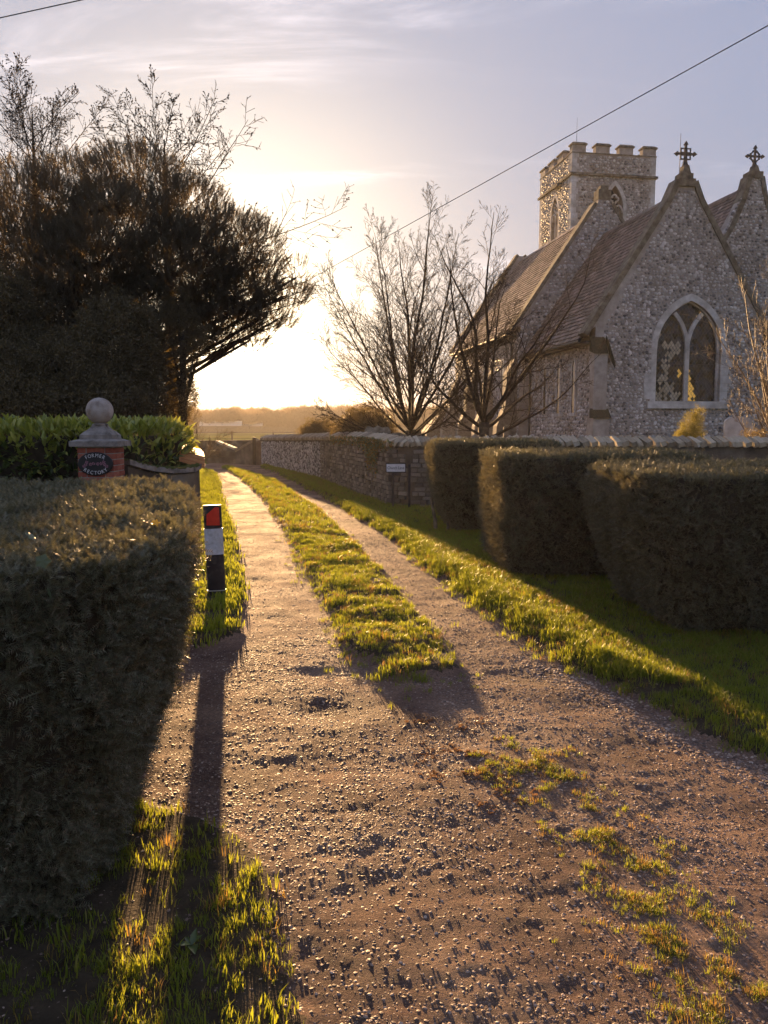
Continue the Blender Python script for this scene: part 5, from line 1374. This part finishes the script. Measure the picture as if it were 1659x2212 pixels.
t = fan_tree(9, None, limbs, 1.75, .14, SPEC2)
bp_ = at_depth(1045, 945, 19.0)
t.build('bare_tree', 'dark leafless tree with crooked limbs in front of the church side wall', 'tree', (bp_.x, 19.0, 0), (M['bark'], M['bark']), 'leafless trees in the churchyard')
limbs = [(150, 62, 3.2, .035, .8), (170, 72, 4.0, .045, 1.0), (120, 78, 4.6, .05, 1.0), (60, 82, 4.6, .05, 1.0), (230, 80, 4.2, .045, 1.0), (10, 72, 4.0, .045, 1.0), (190, 52, 2.6, .03, .8), (300, 66, 3.4, .035, .9), (160, 40, 2.0, .025, .7), (185, 82, 4.6, .04, 1.0), (210, 66, 3.2, .03, .9), (140, 70, 3.6, .035, .9)]
SPEC3 = dict(SPEC); SPEC3[0] = dict(SPEC[0], kids=10, up=.05, ka=34); SPEC3[1] = dict(SPEC[1], kids=6)
t = fan_tree(15, None, limbs, .9, .13, SPEC3)
bp_ = at_depth(1690, 945, 17.5)
t.build('bare_tree', 'pale barked many stemmed bare tree at the right edge, before the east window', 'tree', (bp_.x, 17.5, 0), (M['palebark'], M['palebark']), 'leafless trees in the churchyard')
# bare bush at the far gate
limbs = [(a, e_, L, .02, .5) for a, e_, L in ((170, 50, 1.6), (20, 55, 1.8), (90, 70, 2.4), (260, 62, 2.0), (140, 76, 2.6), (-20, 40, 1.6), (200, 34, 1.5), (60, 42, 1.5))]
SPEC4 = {0: dict(seg=8, curve=.07, up=.03, kids=12, kl=.4, ka=40, kstart=.1, kr=.5), 1: dict(seg=5, curve=.09, up=.03, kids=6, kl=.45, ka=38, kstart=.1, kr=.7, tip=.5), 2: dict(seg=3, curve=.1, up=.0), 'min': .006}
t = fan_tree(21, None, limbs, .3, .05, SPEC4); bp_ = at_depth(436, 1000, 33.5)
t.build('bare_bush', 'spreading bare bush at the far gate under the dark trees', 'bush', (bp_.x, 33.5, 0), (M['haytwig'], M['haytwig']))
# ------------------------------------------------------------------ larches behind the pine: bare, dotted with cones
cone = proto(MB().add(*lump(5, (.6, .6, 1), 0 if False else 1, .1)), 'cone', M['darktwig'])
def larch(seed, base, h, r, reach, label, zlow, bias=0.0):
    t = Tree(seed); rr = t.r
    t.parts[6].tube([Vector((0, 0, -.1)), Vector((.1, 0, h * .4)), Vector((0, .1, h * .8)), Vector((.05, 0, h))], [r, r * .75, r * .35, .02], 7)
    spec = {0: dict(seg=9, curve=.05, up=.035, kids=17, kl=.36, ka=48, kstart=.12, kr=.45, tip=.15), 1: dict(seg=6, curve=.08, up=.02, kids=7, kl=.42, ka=42, kstart=.1, kr=.7, tip=.4), 2: dict(seg=3, curve=.14, up=.02), 'min': .0065}
    z = zlow; az = rr.uniform(0, 360)
    while z < h * .98:
        k = (z - zlow) / (h - zlow); L = reach * (1 - k) ** .42 * rr.uniform(.75, 1.1) + .4
        az += 137.5 + rr.uniform(-20, 20)
        if rr.random() < bias and z < 8.2: az = rr.gauss(-5, 28); L *= 1.15
        d = Vector((math.cos(R(az)), math.sin(R(az)), .15 + .9 * k ** 2 + rr.uniform(-.1, .2)))
        if k > .5: L *= rr.uniform(.9, 1.25)
        t.branch(Vector((0, 0, z)), d, L, .016 + .03 * (1 - k), 0, spec); z += (.22 if z < 7.5 else .13) + .12 * rr.random()
    o = t.build('larch', label, 'tree', base, (M['bark'], M['darktwig']), 'bare larches behind the pine')
    pts = [tuple(p) for p, d in t.tips if rr.random() < .34]
    scatter('cones', np.array(pts), RNG.uniform(0, 3, (len(pts), 3)), RNG.uniform(.018, .038, len(pts)), [cone], parent=o)
    print('larch tips', len(t.tips)); return o
larch(51, (-7.4, 27.5, 0), 11.2, .26, 5.4, 'tall bare larch with cones rising above the dark pine, right one of the two', 3.2, .6)
larch(53, (-12.0, 28.0, 0), 12.2, .24, 4.6, 'bare larch with cones above the pine at the left edge of the picture', 5.0)
# ------------------------------------------------------------------ pine
def brush(seed, L=.34, n=70, nl=.11):
    rr = random.Random(seed); mb = MB(); mb.tube([(0, 0, -.1), (0, 0, L)], [.006, .003], 3)
    for _ in range(n):
        z = rr.uniform(.02, L); a = rr.uniform(0, 6.28); el = rr.uniform(.35, 1.1); l = nl * rr.uniform(.7, 1.15)
        d = Vector((math.cos(a) * math.cos(el), math.sin(a) * math.cos(el), math.sin(el))); s_ = d.cross(Vector((0, 0, 1))).normalized() * .0038
        p = Vector((0, 0, z)); mb.add([p - s_, p + s_, p + d * l], [(0, 1, 2)])
    return proto(mb, 'needle_brush', M['pine'])
brushes = [brush(s) for s in (1, 2, 3)]
PB = Vector((-9.0, 23.0, 0))
blobs = []       # centres given where they stand, radii in metres
def blob(x, y, Y, rx, rz, dens=1.0, ry=None): q = at_depth(x, y, Y); blobs.append((q.x, Y, q.z, rx, ry or rx, rz, dens))
for a in [(60, 480, 23, 1.9, 1.5), (170, 420, 23.3, 1.5, 1.0), (290, 400, 23, 1.5, 1.0), (270, 520, 22.5, 1.9, 1.5), (400, 470, 23, 1.3, 1.1), (480, 530, 23, 1.25, 1.1), (120, 620, 22.6, 2.2, 1.8), (380, 600, 23, 1.8, 1.4),
          (560, 560, 23, .75, 1.1), (540, 620, 23.2, 1.0, .75, .8), (610, 640, 23.2, .9, .30, .7), (640, 600, 23.4, .45, .5, .5), (30, 760, 22.8, 2.3, 1.9), (200, 740, 22.6, 1.9, 1.6), (300, 680, 22.8, 1.4, 1.1), (470, 690, 23.2, 1.35, .45, 1.1), (560, 690, 23, .75, .38, .9),
          (500, 640, 23.2, 1.2, .6, .8), (430, 640, 23, 1.2, .7, .8), (0, 560, 23, 2, 1.8), (540, 735, 23.4, .6, .28, .8), (460, 745, 23.2, .6, .35, .8), (420, 720, 23.2, .7, .5, .9), (400, 560, 22.6, 1.5, 1.2), (200, 580, 22.4, 1.6, 1.3), (600, 690, 23.3, .6, .22, .6)]: blob(*a)
pts = []; D = []
for (x, y, z, rx, ry, rz, dn) in blobs:
    n = int(250 * (rx * ry + rx * rz + ry * rz) / 3 * 3.1 * dn); v = RNG.normal(0, 1, (n, 3)); v /= np.linalg.norm(v, axis=1, keepdims=True); rr_ = RNG.uniform(.55, 1.04, n) ** .6
    q = v * rr_[:, None] * np.array([rx, ry, rz]); q += .16 * np.stack([fbm(q[:, 0] * 3, q[:, 1] * 3, 7), fbm(q[:, 2] * 3, q[:, 1] * 3, 8), fbm(q[:, 0] * 3, q[:, 2] * 3, 9)], 1)
    pts.append(q + np.array([x, y, z])); D.append(v * np.array([.75, .75, .4]) + np.array([0, 0, .8]) + RNG.normal(0, .2, (n, 3)))
pts = np.concatenate(pts); D = np.concatenate(D)
pine = thing('pine_tree', 'huge dark dense pine with a rounded crown filling the left', 'tree', tuple(PB))
scatter('crown', pts - np.array(PB), basis_euler(D, RNG.uniform(0, 6.28, len(pts))), RNG.uniform(.5, .95, len(pts)), brushes, parent=pine)
mb = MB(); mb.tube([(0, 0, -.1), (.2, 0, 2.5), (.1, .1, 5), (.3, 0, 8.0)], [.34, .28, .22, .08], 10)
rr = random.Random(8)
for (x, y, z, rx, ry, rz, dn) in blobs:
    tgt = Vector((x, y, z)) - PB; z0 = max(1.5, tgt.z - math.hypot(tgt.x, tgt.y) * .45); st = Vector((.15, 0, z0)); md = st.lerp(tgt, .55) + Vector((0, 0, -.25)); mb.tube([st, md, tgt], [.09, .06, .03], 6)
    for _ in range(7):
        a = tgt + Vector((rr.gauss(0, rx * .5), rr.gauss(0, ry * .4), rr.gauss(0, rz * .5))); mb.tube([md.lerp(tgt, rr.random()), a], [.025, .01], 4)
mb.build('trunk', M['bark'], pine, True)
# ------------------------------------------------------------------ dark evergreens below the pine
def leaf_cluster(seed, n=26, r=.11, l=.05, w=.03, mat='evergreen'):
    rr = random.Random(seed); mb = MB()
    for _ in range(n):
        a, b_ = rr.uniform(0, 6.28), math.acos(rr.uniform(-1, 1)); d = Vector((math.cos(a) * math.sin(b_), math.sin(a) * math.sin(b_), math.cos(b_))); p = d * r * rr.random() ** .5
        v, f = leaf_shape(w, l); q = d.to_track_quat('Y', 'Z').to_matrix() @ Matrix.Rotation(rr.uniform(0, 6), 3, 'Y'); mb.add([p + q @ Vector(t_) for t_ in v], f)
    return proto(mb, 'leaf_cluster', M[mat])
evs = [leaf_cluster(s) for s in (1, 2, 3)]
def blob_tree(name, label, cat, base, blobs_, protos, dens, sc, mats=('bark',), trunk=None, group=None):
    t = thing(name, label, cat, tuple(base), 0, group); P_ = []
    for (x, y, z, rx, ry, rz, dn) in blobs_:
        n = int(dens * dn * (rx * ry + rx * rz + ry * rz) / 3 * 4); v = RNG.normal(0, 1, (n, 3)); v /= np.linalg.norm(v, axis=1, keepdims=True); r_ = RNG.uniform(.35, 1.06, n) ** .7
        P_.append(v * r_[:, None] * np.array([rx, ry, rz]) + np.array([x, y, z]) + RNG.normal(0, .05, (n, 3)))
    P_ = np.concatenate(P_); P_ = P_[P_[:, 2] > .05]
    scatter('crown', P_ - np.array(tuple(base)), RNG.uniform(0, 6.28, (len(P_), 3)), sc * RNG.uniform(.7, 1.3, len(P_)), protos, parent=t)
    mb = MB(); rr = random.Random(len(P_))
    if trunk: mb.tube([(0, 0, -.1), (0, 0, trunk[1] * .5), (.05, .05, trunk[1])], [trunk[0], trunk[0] * .75, trunk[0] * .3], 8)
    for (x, y, z, rx, ry, rz, dn) in blobs_:
        tg = Vector((x, y, z)) - Vector(base); mb.tube([(0, 0, max(.1, tg.z * .5)), tg], [(trunk or (.05,))[0] * .35, .015], 5)
    mb.build('trunk', M[mats[0]], t, True); return t
def B(x, y, Y, rx, rz, dn=1.0): q = at_depth(x, y, Y); return (q.x, Y, q.z, rx, rx, rz, dn)
blob_tree('evergreen_tree', 'dark broad evergreen below the pine at the far left', 'tree', (-11.0, 20.5, 0), [B(-20, 800, 20.5, 1.5, 1.4), B(100, 820, 20.5, 1.3, 1.3), B(40, 880, 20, 1.5, 1.1), B(0, 700, 21, 1.6, 1.5)], evs, 230, 1.1, trunk=(.2, 3))
blob_tree('evergreen_tree', 'dark dense evergreen behind the stone ball of the gate pier', 'tree', (-7.6, 20.5, 0), [B(190, 820, 20.5, 1.2, 1.4), B(260, 760, 21, 1.2, 1.5), B(230, 880, 20.2, 1.2, 1.0), B(300, 850, 20.8, .8, 1.3), B(150, 890, 20, 1.2, .9), B(310, 770, 21, .6, 1.2)], evs, 250, 1.1, trunk=(.2, 3))
blob_tree('ivy_clad_tree', 'slim ivy clad tree glowing against the sun at the edge of the dark trees', 'tree', (-5.45, 21.5, 0), [B(385, 800, 21.5, .48, .8, .7), B(392, 860, 21.5, .50, .7, .75), B(400, 740, 21.6, .45, .6, .45), B(372, 880, 21.4, .5, .6, .8), B(365, 700, 21.6, .5, .7, .5), B(385, 650, 21.8, .5, .5, .4), B(405, 700, 21.8, .5, .5, .4), B(420, 760, 21.6, .35, .5, .3), B(440, 725, 21.9, .5, .25, .35)], evs, 330, .7, trunk=(.16, 4.2))
# ------------------------------------------------------------------ churchyard bushes and stones
blob_tree('yew_bush', 'small spiky evergreen bush behind the coping, left of the larger one', 'bush', (-2.25, 27.6, 0), [B(672, 932, 27.6, .45, .4), B(705, 927, 27.7, .42, .42), B(688, 940, 27.6, .6, .4)], evs, 200, .9, trunk=(.06, .9), group='evergreen bushes in the churchyard')
blob_tree('yew_bush', 'larger evergreen bush behind the wall left of the bare tree', 'bush', (-.7, 22.6, 0), [B(770, 925, 22.6, .52, .55), B(800, 905, 22.6, .38, .5), B(745, 935, 22.5, .42, .4), B(825, 930, 22.6, .42, .45), B(790, 940, 22.5, .8, .5)], evs, 200, .9, trunk=(.06, .9), group='evergreen bushes in the churchyard')
gold = [leaf_cluster(s, 30, .07, .045, .012, 'golden') for s in (7, 8)]
blob_tree('golden_conifer', 'small golden conifer in front of the east window', 'bush', (8.05, 20.8, 0), [B(1492, 935, 20.8, .32, .3), B(1496, 915, 20.8, .22, .3), B(1506, 897, 20.8, .12, .25), B(1480, 942, 20.7, .25, .25)], gold, 420, .8, trunk=(.04, 1.2))
blob_tree('dark_shrub', 'low dark clipped shrub by the headstone at the right', 'bush', (8.6, 16.6, 0), [B(1632, 955, 16.6, .35, .22)], evs, 300, .6, trunk=(.03, .8))
def headstone(label, x, ytop, Y, w, th, style, group='headstones in the churchyard', lean=0.0):
    q = at_depth(x, ytop, Y); h = q.z; t = thing('headstone', label, 'headstone', (q.x, Y, 0), R(-6), group); mb = MB(); hw_ = w / 2
    if style == 'round': ring = [(-hw_, 0)] + [(-hw_ * math.cos(a), h - hw_ * .45 + hw_ * .45 * math.sin(a)) for a in np.linspace(0, math.pi, 15)] + [(hw_, 0)]
    elif style == 'shoulder': ring = [(-hw_, 0), (-hw_, h - .22), (-hw_ * .8, h - .13)] + [(-hw_ * .62 * math.cos(a), h - .13 + .13 * math.sin(a)) for a in np.linspace(0, math.pi, 9)] + [(hw_ * .8, h - .13), (hw_, h - .22), (hw_, 0)]
    else: ring = [(-hw_, 0), (-hw_, h - .1), (-hw_ * .8, h), (-hw_ * .3, h - .04), (0, h + .02), (hw_ * .35, h - .03), (hw_ * .8, h), (hw_, h - .1), (hw_, 0)]
    mb.poly([(a, 0, z) for a, z in ring], (0, th, 0)); o = mb.build('slab', M['dressed' if 'pale round' in label else 'gravestone'], t); mb = MB(); mb.box(-hw_ - .06, hw_ + .06, -.06, th + .06, -.05, .10); mb.build('footing', M['weathered'], t); t.rotation_euler.y = lean; return t
headstone('pale round topped headstone by the church at the right', 1597, 899, 21.0, .70, .14, 'round')
headstone('wide dark headstone with a lichened top beside the evergreen bush', 811, 921, 19.0, .62, .16, 'wave', lean=.03)
headstone('low rounded headstone between the wide one and the bare tree', 857, 934, 19.4, .34, .12, 'round')
headstone('shouldered headstone right behind the bare tree trunk', 893, 927, 21.5, .72, .14, 'shoulder')
headstone('small pale headstone by the dark crooked tree', 1105, 918, 22.0, .34, .12, 'round', lean=-.03)
bt = thing('bench_seat', 'weathered plank bench behind the clipped yews', 'bench', tuple(Vector((at_depth(1340, 944, 17.5).x, 17.5, 0)))); zt = at_depth(1340, 943, 17.5).z
mb = MB(); mb.box(-.30, .30, -.15, .15, zt - .05, zt); mb.build('seat', M['oldwood'], bt)
for s in (-1, 1): mb = MB(); mb.box(s * .25 - .03, s * .25 + .03, -.12, .12, 0, zt - .052); mb.build('leg', M['oldwood'], bt)
# ------------------------------------------------------------------ overhead wires
def wire(label, a, b_, r=.012, sag=.12):
    a, b_ = Vector(a), Vector(b_); pts = [a.lerp(b_, k / 16) + Vector((0, 0, -sag * 4 * (k / 16) * (1 - k / 16))) for k in range(17)]
    mb = MB(); mb.tube([p - a for p in pts], r, 5); o = mb.build('overhead_wire', M['iron']); o.location = a; return tag(o, label, 'wire', 'overhead wires')
p1 = at_depth(1659, 55, 11.3); p0 = at_depth(697, 588, 27.0); dd = p1 - p0
wire('long overhead wire running down from the upper right towards the trees', p0 - dd * .12, p1 + dd * .5, .0085, .0)
p1 = at_depth(175, 0, 10.6); p0 = at_depth(0, 38.5, 11.05); dd = p1 - p0
wire('short stretch of overhead wire in the top left corner', p0 - dd * 4, p1 + dd * 4, .007, 0)
# ------------------------------------------------------------------ far field, fence, farm sheds, woods
fn = thing('field_fence', 'thin post and wire fence crossing the far field', 'fence', (-10, 88, 0))
for k in range(9):
    x = -30 + k * 4.6; MB().box(x, x + .16, -.08, .08, 0, 1.25).build('fence_post', M['oldwood'], fn)
for z in (.5, .85, 1.15): MB().tube([(-31, .1, z), (8.5, .1, z)], .015, 4).build('wire_strand', M['iron'], fn)
def shed(label, x, y, w, Y):
    q = at_depth(x, y, Y); s_ = thing('farm_shed', label, 'shed', (q.x, Y, 0), R(8), 'pale farm sheds among the trees'); mb = MB(); mb.box(-w / 2, w / 2, -4, 4, 0, 2.4); mb.build('wall', M['oldwood'], s_)
    mb = MB(); mb.poly([(-w / 2 - .3, -4.4, 2.3), (-w / 2 - .3, 0, 4.0), (-w / 2 - .3, 4.4, 2.3)], (w + .6, 0, 0)); mb.build('roof', M['whitewashed'], s_)
shed('pale roofed shed under the thin trees at the left', 478, 916, 13, 262); shed('pale roofed shed beneath the woods near the middle', 530, 915, 11, 268); shed('second pale roofed shed beside the left one', 502, 914, 7, 275)
def twig_clump(seed, mat, n=60, r=.9, l=.8, w=.035):
    rr = random.Random(seed); mb = MB()
    for _ in range(n):
        p = Vector((rr.gauss(0, .4), rr.gauss(0, .4), rr.gauss(0, .4))) * r; d = (p + Vector((rr.gauss(0, .4), rr.gauss(0, .4), .7 + rr.gauss(0, .3)))).normalized(); s_ = d.cross(Vector((rr.gauss(0, 1), 1, 0))).normalized() * w
        mb.add([p - s_, p + s_, p + d * l * rr.uniform(.5, 1.3)], [(0, 1, 2)])
    return proto(mb, 'twig_clump', mat)
tcl = [twig_clump(s, M['fartwig']) for s in (1, 2, 3)]
def far_crown(H, Wd, n, z0=.3, seed=0):
    r = np.random.default_rng(seed); v = r.normal(0, 1, (n, 3)); v /= np.linalg.norm(v, axis=1, keepdims=True); v *= (r.uniform(.2, 1, n) ** .5)[:, None]
    return np.stack([v[:, 0] * Wd / 2, v[:, 1] * Wd / 2, H * (z0 + (1 - z0) * .5) + v[:, 2] * H * (1 - z0) * .5], 1)
far = [(452, 890, 262, 8, 'tall thin bare tree, leftmost in the distant line'), (472, 888, 264, 6, 'slim bare tree left of the distant sheds'), (488, 880, 262, 8, 'tallest bare tree of the distant left clump'), (500, 884, 265, 7, 'bare tree right of the tallest in the left clump'),
       (535, 893, 268, 10, 'round bare tree above the pale sheds'), (560, 896, 272, 9, 'low bare tree right of the pale sheds'), (585, 887, 275, 12, 'broad bare tree in the middle of the distant line'), (612, 890, 272, 12, 'dense round bare tree mid distance'),
       (645, 886, 276, 12, 'broad bare tree before the wood'), (668, 876, 280, 14, 'tallest rounded tree of the distant wood'), (705, 884, 282, 13, 'bare tree right of the tallest round one'), (740, 880, 284, 14, 'bare tree above the small spiky bush'),
       (780, 882, 286, 14, 'bare tree behind the larger evergreen bush'), (825, 884, 286, 13, 'bare tree seen left of the churchyard tree trunk'), (930, 884, 286, 13, 'bare tree seen right of the churchyard tree trunk')]
for k, (x, y, Y, wd, lb) in enumerate(far):
    q = at_depth(x, y, Y); H = q.z; t = thing('distant_tree', lb, 'tree', (q.x, Y, 0), 0, 'bare trees along the far edge of the field')
    MB().tube([(0, 0, 0), (.1, 0, H * .5), (0, .1, H * .9)], [.32, .22, .06], 5).build('trunk', M['haytwig'], t)
    c_ = far_crown(H, wd, 260 if wd > 8 else 110, .18 if wd > 8 else .3, k); scatter('crown', c_, RNG.uniform(-.4, .4, (len(c_), 3)), RNG.uniform(.7, 1.3, len(c_)), tcl, parent=t)
pts = []
for k in range(360):
    Y = RNG.uniform(290, 420); X = RNG.uniform(-.62, .62) * Y
    H = 9.5 + 2.5 * fbm(np.array([X * .02]), np.array([Y * .02]), 5)[0] + RNG.uniform(-1.2, 1.2); H *= Y / 330
    c_ = far_crown(H, RNG.uniform(9, 15), 95, .02, k + 50); pts.append(c_ + np.array([X, Y, 0]))
pts = np.concatenate(pts)
scatter('far_woodland', pts, RNG.uniform(-.4, .4, (len(pts), 3)), RNG.uniform(1.1, 2.0, len(pts)), tcl, label='hazy brown winter woodland closing the far side of the field', cat='woodland')
hd = MB(); rr = random.Random(6)
for k in range(60):
    x = -120 + k * 4; hd.add([(x, 258, 0), (x + 4.2, 258, 0), (x + 4.2, 260, 0), (x, 260, 0), (x + .2, 258.3, 1.6 + rr.random() * .5), (x + 4, 258.3, 1.6 + rr.random() * .5), (x + 4, 259.7, 1.7), (x + .2, 259.7, 1.7)], [(0, 1, 5, 4), (1, 2, 6, 5), (3, 0, 4, 7), (4, 5, 6, 7)])
tag(hd.build('field_hedge', M['haytwig']), 'low brown hedge line at the far side of the field', 'hedge')

# ------------------------------------------------------------------ haze over the valley
hz = MB().box(-700, 700, -60, 1400, -1.0, 24.0).build('haze'); hz['kind'] = 'stuff'; hz['label'] = 'warm evening haze lying over the fields'
hm = bpy.data.materials.new('haze'); hm.use_nodes = True; ht = hm.node_tree; ht.nodes.clear()
ho = ht.nodes.new('ShaderNodeOutputMaterial'); pv = ht.nodes.new('ShaderNodeVolumePrincipled')
pv.inputs['Color'].default_value = (1.0, .93, .85, 1); pv.inputs['Density'].default_value = 0.0004; pv.inputs['Anisotropy'].default_value = 0.35
ht.links.new(pv.outputs[0], ho.inputs['Volume']); hz.data.materials.append(hm)
